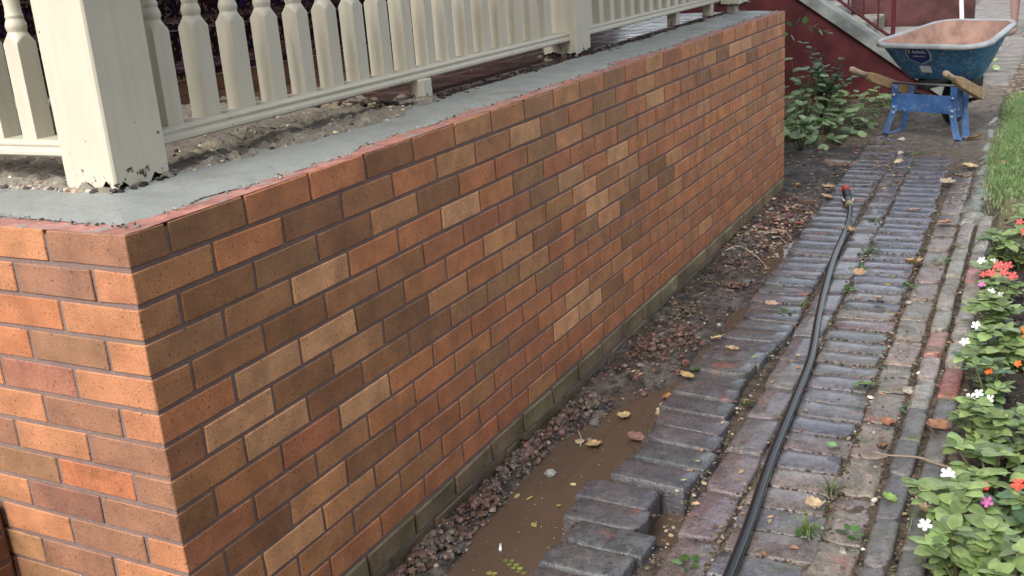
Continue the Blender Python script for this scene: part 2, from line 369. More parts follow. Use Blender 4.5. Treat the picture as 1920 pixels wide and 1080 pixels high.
# water standing in the trench
w = MB(); N = 26
w.add([(-.01, .0, WATER), (.655, .0, WATER), (.655, 1.35, WATER), (.40, 1.45, WATER), (.40, 4.1, WATER), (-.01, 4.1, WATER)], [(0, 1, 2, 3, 4, 5)], (.1, .06, .04))
tag(w.build('puddle_water', MAT['water']), kind='structure')

# ================================================================== BRICK WALL
J, A, CH = .009, .203, .0663
LEN, LLEFT, ROWS = 4.75, 1.75, 14
PAL = dict(L=(.52, .300, .170), T=(.44, .235, .122), O=(.43, .190, .090), R=(.365, .158, .084), V=(.285, .160, .088), D=(.25, .128, .066), M=(.345, .178, .090), N=(.36, .162, .086), B=(.60, .225, .092), W=(.27, .135, .082))
PAL = {k: (r*1.15, g*1.01, b*.86) for k, (r, g, b) in PAL.items()}
TINT = {}
for cl, s in {'D': '0.0 0.1 1.2 1.17 2.1 2.3 2.5 2.16 2.20 4.2 5.3 6.0 6.2 6.8 6.13 7.2 7.4 7.11 7.13 8.0 9.11 10.1 10.3 11.10', 'L': '1.7 1.18 1.19 2.13 3.2 3.5 4.9 4.11 5.1 5.2 5.9 6.1 6.10 7.1 8.3 10.9 11.1 11.8 11.9', 'V': '1.10 2.10 2.11 3.7 3.11 4.8 6.12 7.5 7.6 7.9 10.6', 'R': '1.11 3.8 3.9 3.10 4.5 4.6 4.7 7.8 8.2 8.6 8.11 8.15 9.6 9.7 9.8 9.18 9.20 10.4 10.5 10.16 11.7 12.8 12.9 13.3 13.4 13.5 13.6 13.11 13.12 13.14', 'T': '1.12 2.4 2.9 6.3 6.5 6.7 6.11 6.14 6.16 7.7 8.17 10.2 10.11 11.2', 'O': '2.6 2.19 3.3 3.4 3.6 3.19 5.4 5.5 5.16 5.17 8.7 9.3 9.4 9.5'}.items():
    for t in s.split(): r, k = t.split('.'); TINT[(int(r), int(k))] = cl
LTINT = {0: 'WBBB', 1: 'BWBB', 2: 'BOWB', 3: 'BVOB', 4: 'BNBO', 5: 'BWBB', 6: 'WBWO', 7: 'WRVB', 8: 'WDBO', 9: 'BWBB', 10: 'BWLB', 11: 'WBTW', 12: 'BWOB', 13: 'WBOW'}
LC = dict(B=(.44, .208, .106), W=(.29, .155, .098), O=(.40, .170, .080), V=(.28, .158, .088), N=(.32, .148, .098), R=(.42, .165, .08), D=(.24, .122, .083), L=(.42, .25, .125), T=(.36, .20, .11))
LC = {k: (r*.98, g*.90, b*.86) for k, (r, g, b) in LC.items()}
wall = empty('brick_wall', (0, 0, 0), label='low porch wall of multicoloured bricks topped with fresh grey cement', cat='wall')
cores = MB()
cores.box(-.18, -.0032, .0032, LEN-.004, T-ROWS*CH-.5, T-.008, c=(.24, .18, .17))
cores.box(-LLEFT, -.1801, .0032, .12, T-ROWS*CH-.5, T-.008, c=(.24, .18, .17))
bricks = []      # (size in view, extents, colour)
camP = Vector((1.38473, -1.21505, 1.3774))
def want(cx, cy, cz, area, nrm):
    d = Vector((cx, cy, cz)) - camP; dist = d.length
    u, v, f = d.dot(Rr), d.dot(Ur), d.dot(Fv)
    if f < .1 or abs(u/f*1970.15) > 985 or abs(v/f*1970.15) > 565: return 0
    return area*abs(d.dot(Vector(nrm))/dist)/dist**2
for r in range(ROWS):
    zt = T - r*CH + (J/2 if r else 0) - (J if r else 0); zb = T - (r+1)*CH + J/2
    zt = T if r == 0 else T - r*CH - J/2 + J*.5 - 0.0
    zt = T if r == 0 else T - (r*CH - J/2) - J/2
    zb = T - ((r+1)*CH - J/2) + J/2
    even = r % 2 == 0
    q = random.Random(100+r)
    # right face
    y = 0.0; k = 0
    while y < LEN-.01:
        ln = (A/2-J) if (k == 0 and even) else (A-J)
        y1 = min(y+ln, LEN)
        if LEN-y1 < .03: y1 = LEN
        cl = TINT.get((r, k))
        if cl is None:
            pr = 'MMMMNODVM' if k < 5 else ('MMNORVTOM' if k < 12 else 'MNORRTOON')
            cl = q.choice(pr)
        col = jc(PAL[cl], .10, q)
        pr_ = q.uniform(-.0008, .0008)
        if k == 0:
            x0 = -(A-J) if even else -(A/2-J)
            lc = jc(LC[LTINT[r][0]], .05, q)
            bricks.append((1.0, (x0, 0, 0.0, y1, zb, zt), col, lc))
        else:
            bricks.append((want(0, (y+y1)/2, (zt+zb)/2, (y1-y)*(zt-zb), (1, 0, 0)), (-.0915, pr_, y, y1, zb, zt), col, None))
        y = y1+J; k += 1
    x = -(A if even else A/2); k = 1
    while x > -LLEFT:
        x0 = x-(A-J); s = LTINT[r]
        col = jc(LC[s[k] if k < 3 else q.choice('BWBOWN')], .06, q)
        pr_ = q.uniform(-.0008, .0008)
        bricks.append((want((x+x0)/2, 0, (zt+zb)/2, (x-x0)*(zt-zb), (0, 1, 0)), (x0, x, -pr_, .0915, zb, zt), col, None))
        x = x0-J; k += 1
bricks.sort(key=lambda b: -b[0])
rest = MB()
for i, (vw, e, col, lc) in enumerate(bricks):
    if i < 300:
        m = MB(); m.box(*e, b=.0017, c=col, jit=.0011)
        if lc is not None:
            # the corner brick: its front side takes the colour chosen for the left face
            for fi, f in enumerate(m.f):
                if sum(m.v[t][1] for t in f)/len(f) < .004: m.c[fi] = lc
        m.build('brick', MAT['brick'], wall)
    else: rest.box(*e, b=.002, c=col, jit=.0006)
o = rest.build('brick_courses', MAT['brick'], wall); o['kind'] = 'stuff'
cores.build('mortar_core', MAT['mortar'], wall)
# older mossy courses below
q = random.Random(5)
for r in range(2):
    zt = T-ROWS*CH-r*CH-.002; zb = zt-CH+.008; y = -.0 if r else -.09; nn = 0
    while y < LEN:
        y1 = min(y+.2, LEN)
        if y1 > .15:
            m = MB(); m.box(-.09, .003+q.uniform(-.002, .003) - r*.004, max(y, 0.0), y1, zb, zt, b=.004, c=jc((.19, .14, .085) if r else (.27, .20, .115), .2, q), jit=.002)
            m.build('plinth_brick', MAT['plinth'], wall)
        y = y1+.009
m = MB(); m.box(-LLEFT, -.10, -.002, .09, T-ROWS*CH-CH, T-ROWS*CH-.003, b=.004, c=(.2, .13, .07)); m.build('plinth_course', MAT['plinth'], wall)
# red mortar smear along the outer top edge, then the fresh cement
def ragged(base, amp, y, sc, seed): return base + amp*fbm(y, seed*7.3, sc, seed) + amp*.5*fbm(y, seed*3.1, sc*5, seed)
def m_smear():
    q = NT('mortar_smear'); c = q.val(q.attr(), q.ramp(q.noise(20, 5, .7), .3, .7, .65, 1.3))
    c = q.mix(q.ramp(q.noise(28, 6, .7, q.scale((1, .5, 1))), .52, .60), c, (.27, .26, .24)); c = q.mix(q.ramp(q.noise(70, 4, .7), .62, .70), c, (.50, .36, .31))
    q.set('Base Color', c); q.set('Roughness', .8); q.bump(q.noise(110, 5, .7), .6, .003); return q.m
sme = MB(); rows = []
for i in range(470):
    y = .004 + (LEN-.01)*i/469; rows.append([(-.003, y), (max(-.13, ragged(-.082, .03, y, 2.2, 1.0)), y)])
P = [[(x, y, T+.0012+.0008*nz(y*30, k)) for k, (x, y) in enumerate(r)] for r in rows]
sme.add([p for r in P for p in r], [(2*i, 2*i+1, 2*i+3, 2*i+2) for i in range(469)], (.37, .165, .135))
rows = []
for i in range(170):
    x = -.004 - (LLEFT-.01)*i/169; rows.append([(x, .003), (x, min(.12, ragged(.085, .03, x, 2.4, 2.0)))])
P = [[(x, y, T+.0010) for (x, y) in r] for r in rows]
sme.add([p for r in P for p in r], [(2*i, 2*i+2, 2*i+3, 2*i+1) for i in range(169)], (.39, .185, .155))
sme.build('mortar_smear', m_smear(), wall)
INN = [(0, -.30), (.25, -.27), (.37, -.262), (.55, -.245), (.8, -.215), (1.0, -.19), (1.15, -.185), (1.3, -.225), (1.5, -.25), (2.5, -.235), (4.0, -.25), (4.75, -.26)]
cem = MB(); NC = 9
def cem_strip(n, fn, flip):
    pts = []
    for i in range(n):
        for k in range(NC): pts.append(fn(i/(n-1), k/(NC-1)))
    fs = [(i*NC+k, i*NC+k+1, (i+1)*NC+k+1, (i+1)*NC+k) for i in range(n-1) for k in range(NC-1)]
    cem.add(pts, [f[::-1] for f in fs] if flip else fs, (.45, .45, .45), True)
def prof(x, y, t): return .0012+.0035*min(1, t*12)**.6 + .007*t + .004*fbm(x, y, 5) + .0016*fbm(x, y, 22, 3.)
CO, CI = (-.058, .056), (-.30, .245)
def c_right(s, t):
    yo = CO[1] + (LEN-.008-CO[1])*s; yi = CI[1] + (LEN-.008-CI[1])*s; k = min(1, s*14)
    xo = CO[0]*(1-k)+ragged(-.052, .034, yo, 2.6, 4.0)*k; k = min(1, s*8); xi = CI[0]*(1-k)+(lerp_tab(INN, yi)-.02+.008*nz(yi*9, 1.5))*k
    x, y = xo+(xi-xo)*t, yo+(yi-yo)*t; return (x, y, T+prof(x, y, t))
def c_left(s, t):
    xo = CO[0] - (LLEFT-.02+CO[0])*s; xi = CI[0] - (LLEFT-.02+CI[0])*s; k = min(1, s*10)
    yo = CO[1]*(1-k)+ragged(.052, .026, xo, 3.0, 6.0)*k; yi = CI[1]*(1-k)+(.235+.02*nz(xi*7, 2.2))*k
    x, y = xo+(xi-xo)*t, yo+(yi-yo)*t; return (x, y, T+prof(x, y, t))
cem_strip(420, c_right, True); cem_strip(170, c_left, False)
o = cem.build('cement_cap', MAT['cement'], wall)
m = MB()      # crumbs of dried cement along the ragged edge and gaps
q = random.Random(21)
for i in range(420):
    y = q.uniform(.05, LEN); x = ragged(-.052, .034, y, 2.6, 4.0)+q.uniform(-.012, .014); m.rock((x, y, T+.004), q.uniform(.0012, .0045), jc((.30, .30, .285) if q.random() < .8 else (.07, .06, .055), .3, q), i)
for i in range(160):
    x = -q.uniform(.0, 1.2); y = ragged(.052, .026, x, 3.0, 6.0)+q.uniform(-.012, .01); m.rock((x, y, T+.004), q.uniform(.0012, .004), jc((.2, .2, .19) if q.random() < .6 else (.05, .045, .04), .3, q), i+900)
o = m.build('cement_crumbs', MAT['stone'], wall); o['kind'] = 'stuff'

# brick side wall of the front steps, at the near left corner
st = empty('stoop_wall', (-.5, 0, 0), label='dark brown brick side wall meeting the orange brick face', cat='wall')
m = MB(); m.box(-.8, -.505, -1.3, -.008, -.2, T-.602, c=(.2, .15, .14)); m.build('mortar_core', MAT['mortar'], st)
for r in range(8):
    y = -.012 - (.1 if r % 2 else 0)
    zt = T-.60-r*CH
    if r % 2:
        m = MB(); m.box(-.7, -.5, -.1-.0015, -.012, zt-CH+J, zt, b=.003, c=jc((.16, .075, .04), .2)); m.build('brick', MAT['brick'], st)
    while y > -1.2:
        m = MB(); m.box(-.7, -.5, y-A+J-.0, y-(.0 if not r % 2 or y < -.2 else .012), zt-CH+J, zt, b=.003, c=jc((.16, .075, .04), .2)); m.build('brick', MAT['brick'], st); y -= A

# ================================================================== PORCH FLOOR
pf = empty('porch_floor', (0, 0, 0), kind='structure')
# rough broken concrete base
def rc_h(x, y): return T+.014+.014*fbm(x, y, 8)+.016*fbm(x, y, 30, 2.)
rough = MB(); xs = np.arange(-2.3, -.10, .0125); ys = np.arange(.10, 1.50, .0125)
idx = {}; vs = []; fs = []
for j, y in enumerate(ys):
    for i, x in enumerate(xs):
        xi = lerp_tab(INN, y)+.006+.010*fbm(0, y, 9, 5.)
        xx = x; yi = .215+.015*nz(x*8, 4.4)
        d = min(xi-x, y-yi)
        h = rc_h(x, y)
        if d < .03: h = h - .035*(1-max(0, d)/.03)**2 + .010*(max(0, d) > .008)
        if d < -.012: continue
        idx[(i, j)] = len(vs); vs.append((x, y, h))
for (i, j), a in idx.items():
    b, c, d = idx.get((i+1, j)), idx.get((i+1, j+1)), idx.get((i, j+1))
    if b is not None and c is not None and d is not None: fs.append((a, b, c, d))
rough.add(vs, fs, (.3, .27, .22), False); rough.build('concrete_base', MAT['rough'], pf)
m = MB(); m.box(-2.3, -.185, .12, LEN-.1, T-.35, T-.02, c=(.04, .035, .03)); m.build('floor_slab', MAT['stone'], pf)
# quarry tiles
q = random.Random(3); ty = 1.37; 
for j in range(16):
    for i in range(7):
        x1 = -.318-i*.205; y0 = ty+j*.205
        if y0+.2 > LEN+.12: continue
        dz = q.uniform(-.0012, .0012)
        m = MB(); m.box(x1-.198, x1, y0, y0+.198, T-.006, T+.016+dz, b=.003, c=jc((.105, .062, .056), .2, q), jit=.001); m.build('tile', MAT['tile'], pf)
m = MB(); m.box(-1.76, -.312, 1.365, LEN-.02, T-.018, T+.0115, c=(.10, .075, .065)); m.build('tile_grout', MAT['mortar'], pf)
# broken black edge between tiles and cement
crust = MB(); q = random.Random(8)
for i in range(2600):
    y = q.uniform(1.25, LEN-.02); w_ = .045+.02*nz(y*5, .3); x = -.285+q.gauss(0, .55)*w_
    if x > -.225: continue
    dark = q.random(); c = jc((.018, .015, .013) if dark < .72 else (.10, .085, .07) if dark < .9 else (.16, .07, .035), .35, q)
    crust.rock((x, y, T+.004+q.uniform(0, .008)*(1 if x < -.255 else .4)), q.uniform(.003, .012), c, i, .6)
for i in range(900):
    x = -q.uniform(.32, 1.1) if q.random() < .55 else -q.uniform(.25, .5); y = 1.36 - abs(q.gauss(0, .022)); c = jc((.03, .025, .02) if q.random() < .5 else (.28, .23, .17), .35, q)
    crust.rock((x, y, T+.006+q.uniform(0, .012)), q.uniform(.004, .014), c, i+5000, .6)
for i in range(1500):
    y = q.uniform(.2, 1.35); x = q.uniform(-1.1, lerp_tab(INN, y)-.004); d = lerp_tab(INN, y)-x
    if q.random() > math.exp(-d*5)+.12: continue
    c = jc(q.choice([(.30, .27, .22), (.22, .2, .17), (.06, .05, .045), (.46, .40, .29), (.50, .46, .38)]), .3, q)
    crust.rock((x, y, rc_h(x, y)+.001), q.uniform(.002, .009), c, i+9000, .6)
for i in range(700):
    x = -q.uniform(.32, 1.4); y = .225+abs(q.gauss(0, .03)); c = jc(q.choice([(.30, .27, .22), (.5, .46, .38), (.06, .05, .045), (.30, .2, .15)]), .3, q)
    crust.rock((x, y, T+.012), q.uniform(.003, .012), c, i+12000, .6)
tag(crust.build('mortar_rubble', MAT['stone']), kind='stuff')

# ================================================================== POSTS
def ring_rect(x0, x1, y0, y1, n):
    P = []
    for a, b, c, d in ((x0, y0, x1, y0), (x1, y0, x1, y1), (x1, y1, x0, y1), (x0, y1, x0, y0)):
        for k in range(n): t = k/n; P.append((a+(c-a)*t, b+(d-b)*t))
    return P
def post(x0, x1, y0, y1, z0, label, rot_amp=.028, seed=1, group='porch posts'):
    cx, cy = (x0+x1)/2, (y0+y1)/2
    t = empty('porch_post', (cx, cy, z0), label=label, cat='post', group=group)
    m = MB(); n = 34; b = .004; R = ring_rect(x0, x1, y0, y1, n)
    rings = []
    zz = [None, z0+.05, z0+.2, z0+1.2, z0+2.55]
    q = random.Random(seed)
    for zi, z in enumerate(zz):
        ring = []
        for k, (x, y) in enumerate(R):
            if zi == 0:
                h = z0 + .004 + rot_amp*.55*max(0, .5+fbm(x*1.7+seed, y*1.7, 14)+.22*fbm(x+seed, y, 50))
                ins = .003*(h-z0)/.02
                ring.append((x+(cx-x)*ins, y+(cy-y)*ins, h))
            else: ring.append((x, y, z))
        rings.append(ring)
    # soften the arrises
    def soft(ring):
        out = []
        for k, p in enumerate(ring):
            if k % n == 0: out.append((p[0]+(cx-p[0])*.028, p[1]+(cy-p[1])*.028, p[2]))
            else: out.append(p)
        return out
    m.loft([soft(r) for r in rings], cap=(False, True)); m.build('shaft', MAT['paint'], t)
    m = MB(); m.box(x0+.012, x1-.012, y0+.012, y1-.012, z0-.004, z0+.04, c=(.018, .014, .011))
    for i in range(140):
        e = q.choice(R); m.rock((e[0]+q.uniform(-.014, .012), e[1]+q.uniform(-.014, .012), z0+q.uniform(0, .006)), q.uniform(.003, .010), jc((.016, .013, .011) if q.random() < .75 else (.25, .23, .19), .3, q), i+seed*500, .7)
    o = m.build('rotten_base', MAT['stone'], t); o['kind'] = 'stuff'
    return t
post(-.419, -.276, .245, .395, T+.006, 'thick cream corner post with rotten foot on the wall corner', .034, 1)
post(-.425, -.283, 2.55, 2.692, T+.012, 'cream middle post with chipped foot between the two side railings', .03, 2)
p3 = post(-.305, -.20, 4.55, 4.735, T+.055, 'far cream post hanging above the end of the wall', .006, 3)
m = MB(); m.box(-.285, -.235, 4.60, 4.66, T+.0, T+.05, b=.004, c=(.5, .44, .36)); m.build('support_block', MAT['wood'], p3)

# ================================================================== RAILINGS
def baluster_mesh():
    # square section cut by a turned profile: the shoulders come out as arcs
    z = [0, .190, .199, .202, .205, .208, .211, .214, .217, .2195, .2225, .226, .230, .234, .238, .242, .246, .249, .252, .256, .260, .275, .30, .34, .38, .43, .48, .515, .522, .526, .530, .534, .539, .544, .549, .553, .556, .56, .566, .572, .578, .588, .78]
    r = [.05, .05, .0328, .0308, .0288, .0268, .0252, .0233, .0217, .0205, .0192, .0200, .0212, .0217, .0212, .0200, .0186, .0172, .0180, .0184, .0168, .0160, .0176, .0205, .0220, .0210, .0185, .0160, .0168, .0184, .0180, .0172, .0186, .0200, .0212, .0217, .0212, .0200, .0192, .0217, .0272, .0328, .05]
    n = 48; hs = .0230; rings = []
    for zi, ri in zip(z, r):
        ring = []
        for k in range(n):
            a = 2*math.pi*k/n+math.pi/4; sq = hs/max(abs(math.cos(a)), abs(math.sin(a))); sq = min(sq, hs*1.40); rr = min(sq, ri)
            ring.append((rr*math.cos(a), rr*math.sin(a), zi))
        rings.append(ring)
    m = MB(); m.loft(rings, smooth=True)
    me = m.mesh('baluster', MAT['paint']); return me
BAL = baluster_mesh()
bm = bmesh.new(); bm.from_mesh(BAL)
for e in bm.edges:
    if len(e.link_faces) == 2 and e.calc_face_angle(0) > math.radians(24): e.smooth = False
bm.to_mesh(BAL); bm.free()
def railing(axis, a0, a1, c, z0, first, pitch, label, blocks=(), turn=None):
    loc = (c, a0, z0) if axis == 'y' else (a0, c, z0)
    t = empty('porch_railing', loc, label=label, cat='railing', group='railings round the porch')
    # moulded bottom rail: profile (across, up)
    pr = [(-.044, 0), (.036, 0), (.041, .004), (.041, .011), (.037, .015), (.034, .018), (.034, .021), (.037, .0235), (.0375, .027), (.035, .030), (.026, .034), (-.034, .034), (-.044, .026)]
    m = MB()
    for zz, nm in ((z0, 'bottom_rail'), (z0+.034+.78, 'top_rail')):
        m = MB()
        if axis == 'y': m.loft([[(c+u, y, zz+v) for u, v in pr] for y in (a0, (a0+a1)/2, a1)])
        else: m.loft([[(x, c-u, zz+v) for u, v in pr] for x in (a0, (a0+a1)/2, a1)])
        m.build(nm, MAT['paint'], t)
    k = 0; p = first
    q = random.Random(int(abs(a0)*100))
    while (p < a1-.03) if a1 > a0 else (p > a1+.03):
        b = link(BAL, 'baluster', t, ((c-.003, p, z0+.0335) if axis == 'y' else (p, c+.003, z0+.0335)), (0, 0, q.uniform(-.05, .05)))
        p += pitch if a1 > a0 else -pitch
    for (x0, x1, y0, y1, zb, colr) in blocks:
        m = MB(); m.box(x0, x1, y0, y1, zb, z0+.002, b=.003, c=colr); m.build('support_block', MAT['paint'], t)
    return t
railing('y', .395, 2.55, -.347, T+.070, .485, .1203, 'cream turned baluster railing nearest the camera beside the corner post', [(-.335, -.288, 1.44, 1.49, T+.006, (.7, .65, .5))])
railing('y', 2.692, 4.60, -.347, T+.075, 2.80, .1203, 'far cream baluster railing beyond the middle post', [(-.375, -.325, 3.87, 3.92, T+.006, (.1, .08, .06)), (-.36, -.31, 4.40, 4.45, T+.006, (.6, .55, .45))])
railing('x', -.430, -2.3, .325, T+.068, -.575, .1075, 'cream baluster railing along the front left of the corner post')

# ================================================================== HOUSE SIDE OF THE PORCH: steps, rugs, dark wall
steps = empty('porch_steps', (-1.2, 2.0, T), label='brown brick steps rising from the porch to the house', cat='steps')
for s in range(3):
    x = -1.12-s*.30; z0, z1 = T-.02+s*.135, T+.105+s*.135
    m = MB(); m.box(x-.5, x-.004, .75, 4.6, T-.05, z1-.012, c=(.12, .07, .05)); m.build('riser_core', MAT['mortar'], steps)
    y = .75
    while y < 4.55:
        for h in (0, 1):
            m = MB(); zz = z0+.006+h*.058; m.box(x-.09, x, y+(.1 if h else 0), y+.193+(.1 if h else 0), zz, zz+.05, b=.003, c=jc((.20, .085, .045), .2)); m.build('brick', MAT['brick'], steps)
        y += .203
    m = MB(); m.box(x-.31, x+.018, .74, 4.62, z1-.011, z1+.004, b=.003, c=(.45, .40, .36)); m.build('tread', MAT['stone'], steps)
for s, lb in enumerate(('patterned rug over the lowest porch step', 'patterned rug over the middle porch step', 'patterned rug over the top porch step')):
    x = -1.12-s*.30; z = T+.112+s*.135
    prf = [(x+.022, z-.012), (x+.020, z+.006), (x-.02, z+.010), (x-.285, z+.010), (x-.292, z+.04), (x-.292, z+.115)]
    m = MB(); N = 40; P = []
    for i in range(N+1):
        y = .85+3.3*i/N; P.append([(a+.004*nz(y*6, k, s), y, b+.003*nz(y*5, k+3, s)) for k, (a, b) in enumerate(prf)])
    m.loft(P, cap=(False, False), closed=False); o = m.build('stair_rug', MAT['rug'])
    sol = o.modifiers.new('thick', 'SOLIDIFY'); sol.thickness = .006
    tag(o, lb, 'rug', 'rugs on the porch steps')
house = empty('house_front', (-2.1, 2, T), label='dark house front behind the porch with a door and panelled wall', cat='house')
m = MB(); m.box(-2.6, -2.25, -.6, 8.0, 0, T+3.4, c=(.035, .026, .022)); m.build('wall', MAT['dark'], house)  # shade under the porch is put into this near-black colour
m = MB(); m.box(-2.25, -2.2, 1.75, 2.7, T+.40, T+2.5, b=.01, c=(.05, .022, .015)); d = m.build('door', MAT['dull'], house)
m = MB(); m.box(-2.25, -2.21, 3.3, 4.4, T+1.1, T+2.3, b=.01, c=(.08, .065, .05)); wf = m.build('window', MAT['dull'], house)
m = MB(); m.box(-2.209, -2.205, 3.38, 4.32, T+1.18, T+2.22, c=(.01, .012, .015)); m.build('pane', MAT['plastic'], wf)
roof = empty('porch_roof', (-1.2, 2.5, T+2.55), label='porch roof carried by the cream posts', cat='roof')
m = MB(); m.box(-2.6, .26, .02, 4.95, T+2.56, T+2.80, b=.01, c=(.3, .28, .24)); m.build('ceiling_boards', MAT['dull'], roof)
nb = empty('added_shade_house', (3.4, -2, 0), label='unseen brown shingled house added across the flower bed to block light', cat='house')  # out of view, added to darken the wall and post sides facing it
m = MB(); m.box(3.44, 7.5, -9, .6, -.2, 4.4, c=(.10, .075, .055)); m.build('wall', MAT['dull'], nb)
for i in range(17):
    z = .25+i*.25; m = MB(); m.loft([[(3.4, y, z), (3.44, y, z), (3.44, y, z+.246), (3.422, y, z+.246)] for y in (-9.0, .6)], c=jc((.11, .085, .06), .12)); m.build('board', MAT['dull'], nb)
m = MB(); m.box(3.36, 3.44, -9, .62, -.1, .245, b=.01, c=(.2, .19, .18)); m.build('foundation', MAT['dull'], nb)
m = MB(); m.prism([(-9.2, 4.4), (.85, 4.4), (.85, 4.55), (-9.2, 4.55)], 3.15, 7.6, 0, (.06, .055, .05)); m.build('eave', MAT['dull'], nb)
# things standing in the dark behind the railing
bench = empty('porch_bench', (-1.95, 2.3, T+.42), label='pale bench with an arched apron in the dark porch', cat='bench')
m = MB(); arc = [(1.95, .30)]+[(1.95+.9*t, .16+.12*math.sin(math.pi*t)) for t in np.linspace(0, 1, 12)]+[(2.85, .30)]
m.prism([(a, T+.42+b) for a, b in arc], -1.80, -1.76, 0, (.22, .20, .18)); m.build('apron', MAT['dull'], bench)
m = MB(); m.box(-2.12, -1.74, 1.92, 2.88, T+.72, T+.75, b=.006, c=(.25, .23, .2)); m.build('seat', MAT['dull'], bench)
for x in (-2.08, -1.80):
    for y in (1.96, 2.80):
        m = MB(); m.box(x, x+.04, y, y+.045, T+.39, T+.72, b=.004, c=(.2, .18, .16)); m.build('leg', MAT['dull'], bench)
shelf = empty('porch_shelf', (-2.0, 4.0, T+.4), label='dark shelf unit at the back of the porch', cat='shelf')
for z in (.5, .78, 1.06):
    m = MB(); m.box(-2.18, -1.9, 3.15, 4.75, T+z, T+z+.022, b=.003, c=(.03, .024, .02)); m.build('shelf_board', MAT['dull'], shelf)
for y in (3.13, 4.75):
    m = MB(); m.box(-2.18, -1.9, y, y+.022, T+.39, T+1.2, c=(.03, .024, .02)); m.build('side_panel', MAT['dull'], shelf)
q = random.Random(4)
for i, (y, z, cc, nm) in enumerate([(3.25, .522, (.42, .42, .40), 'pale'), (3.55, .522, (.10, .11, .13), 'dark grey'), (3.90, .522, (.36, .34, .30), 'beige'), (4.25, .522, (.06, .05, .05), 'black'), (3.3, .802, (.2, .2, .22), 'grey'), (3.75, .802, (.46, .46, .45), 'white'), (4.2, .802, (.14, .1, .08), 'brown')]):
    m = MB(); hh = q.uniform(.12, .2); m.box(-2.12, -1.94, y, y+.2, T+z, T+z+hh, b=.004, c=cc); 
    bx_ = empty('storage_box', (-2.03, y+.1, T+z), label=f'{nm} box on the {"upper" if z > .6 else "lower"} board of the porch shelf', cat='box', group='boxes on the porch shelf'); m.build('carton', MAT['dull'], bx_)
    m = MB(); m.box(-2.123, -1.937, y-.003, y+.203, T+z+hh+.0005, T+z+hh+.02, b=.003, c=tuple(v*.8 for v in cc)); m.build('lid', MAT['dull'], bx_)

# ================================================================== BRICK PATH
path = empty('brick_path', (0, 0, 0), kind='structure')
def paver(m, cx, cy, lx, ly, zt, rz, c, seed, th=.058, b=.009, tilt=(0, 0)):
    """a worn paving brick: a rounded, slightly dished block"""
    q = random.Random(seed); nx, ny = (7, 4) if lx > ly else (4, 7)
    if lx < .07: nx = 4
    R = Matrix.Translation((cx, cy, zt)) @ Matrix.Rotation(rz, 4, 'Z') @ Matrix.Rotation(tilt[0], 4, 'X') @ Matrix.Rotation(tilt[1], 4, 'Y')
    def axis(L, n):
        h = L/2; a = [-h, -h+b*.45, -h+b*1.4]; mid = [-h+b*1.4+(L-b*2.8)*k/(n-2) for k in range(1, n-2)]
        return a+mid+[h-b*1.4, h-b*.45, h]
    ax, ay = axis(lx, nx), axis(ly, ny); s1 = q.uniform(0, 99)
    cut = [q.uniform(0, .012) if q.random() < .45 else .002 for _ in range(4)]
    vs = []; W_ = len(ax)
    for j, y in enumerate(ay):
        for i, x in enumerate(ax):
            ex, ey = lx/2-abs(x), ly/2-abs(y); d = min(ex, ey)
            z = -b*.9*(1-min(1, d/(b*1.4)))**2
            ci = (1 if x > 0 else 0)+(2 if y > 0 else 0); cd_ = math.hypot(max(0, .03-ex), max(0, .03-ey))
            k = max(0, cd_-.030)*1.0*(cut[ci]/.012)
            z += .0022*fbm(x*22+s1, y*22, 1.0) + .0010*nz(x*90+s1, y*90)
            jx = .0030*nz(y*26+s1, i*.01, 3)+.0012*nz(y*90, s1); jy = .0030*nz(x*26+s1, j*.01, 9)+.0012*nz(x*90, s1, 4)
            px = x+(jx if ex < b else 0)-math.copysign(k, x); py = y+(jy if ey < b else 0)-math.copysign(k, y)
            vs.append((px, py, z))
    base = len(vs); ringi = [i for i in range(W_)]+[j*W_+W_-1 for j in range(1, len(ay))]+[(len(ay)-1)*W_+i for i in range(W_-2, -1, -1)]+[j*W_ for j in range(len(ay)-2, 0, -1)]
    vs += [(vs[i][0]*1.0, vs[i][1]*1.0, -th) for i in ringi]
    fs = [(j*W_+i, j*W_+i+1, (j+1)*W_+i+1, (j+1)*W_+i) for j in range(len(ay)-1) for i in range(W_-1)]
    n = len(ringi); fs += [(ringi[k], base+k, base+(k+1) % n, ringi[(k+1) % n]) for k in range(n)]
    m.add([tuple(R @ Vector(p)) for p in vs], fs, c, True)
def lay(cx, cy, lx, ly, zt, rz, c, seed, **k):
    c = (c[0]*.94, c[1]*.96, c[2]*1.04)
    m = MB(); paver(m, 0, 0, lx, ly, 0, 0, c, seed, **{a: b for a, b in k.items() if a != 'tilt'})
    t = k.get('tilt', (0, 0)); m.build('brick', MAT['paver'], path, (cx, cy, zt), (t[0], t[1], rz))
q = random.Random(42)
C1 = dict(c=(.082, .068, .072)); 
# first column: soldiers along the trench
c1 = [(.484, .30, 0), (.474, .42, 0), (.468, .535, -.02), (.466, .645, .03), (.462, .751, -.05), (.474, .868, -.06), (.428, .972, -.02), (.418, 1.085, -.05), (.482, 1.203, -.10), (.487, 1.332, -.07), (.475, 1.448, -.07), (.458, 1.561, -.06), (.440, 1.678, -.06), (.437, 1.792, -.06), (.425, 1.894, -.05), (.425, 2.001, -.04), (.435, 2.105, -.03), (.448, 2.215, -.03), (.458, 2.322, -.02), (.458, 2.426, 0), (.462, 2.533, 0), (.450, 2.642, 0), (.447, 2.76, .01), (.448, 2.877, 0), (.446, 2.985, 0), (.440, 3.098, 0), (.440, 3.21, 0), (.438, 3.328, .01), (.434, 3.444, 0), (.432, 3.566, 0), (.430, 3.684, 0), (.424, 3.80, 0), (.418, 3.912, 0), (.414, 4.025, 0), (.410, 4.14, 0), (.405, 4.255, .01)]
y = 4.37
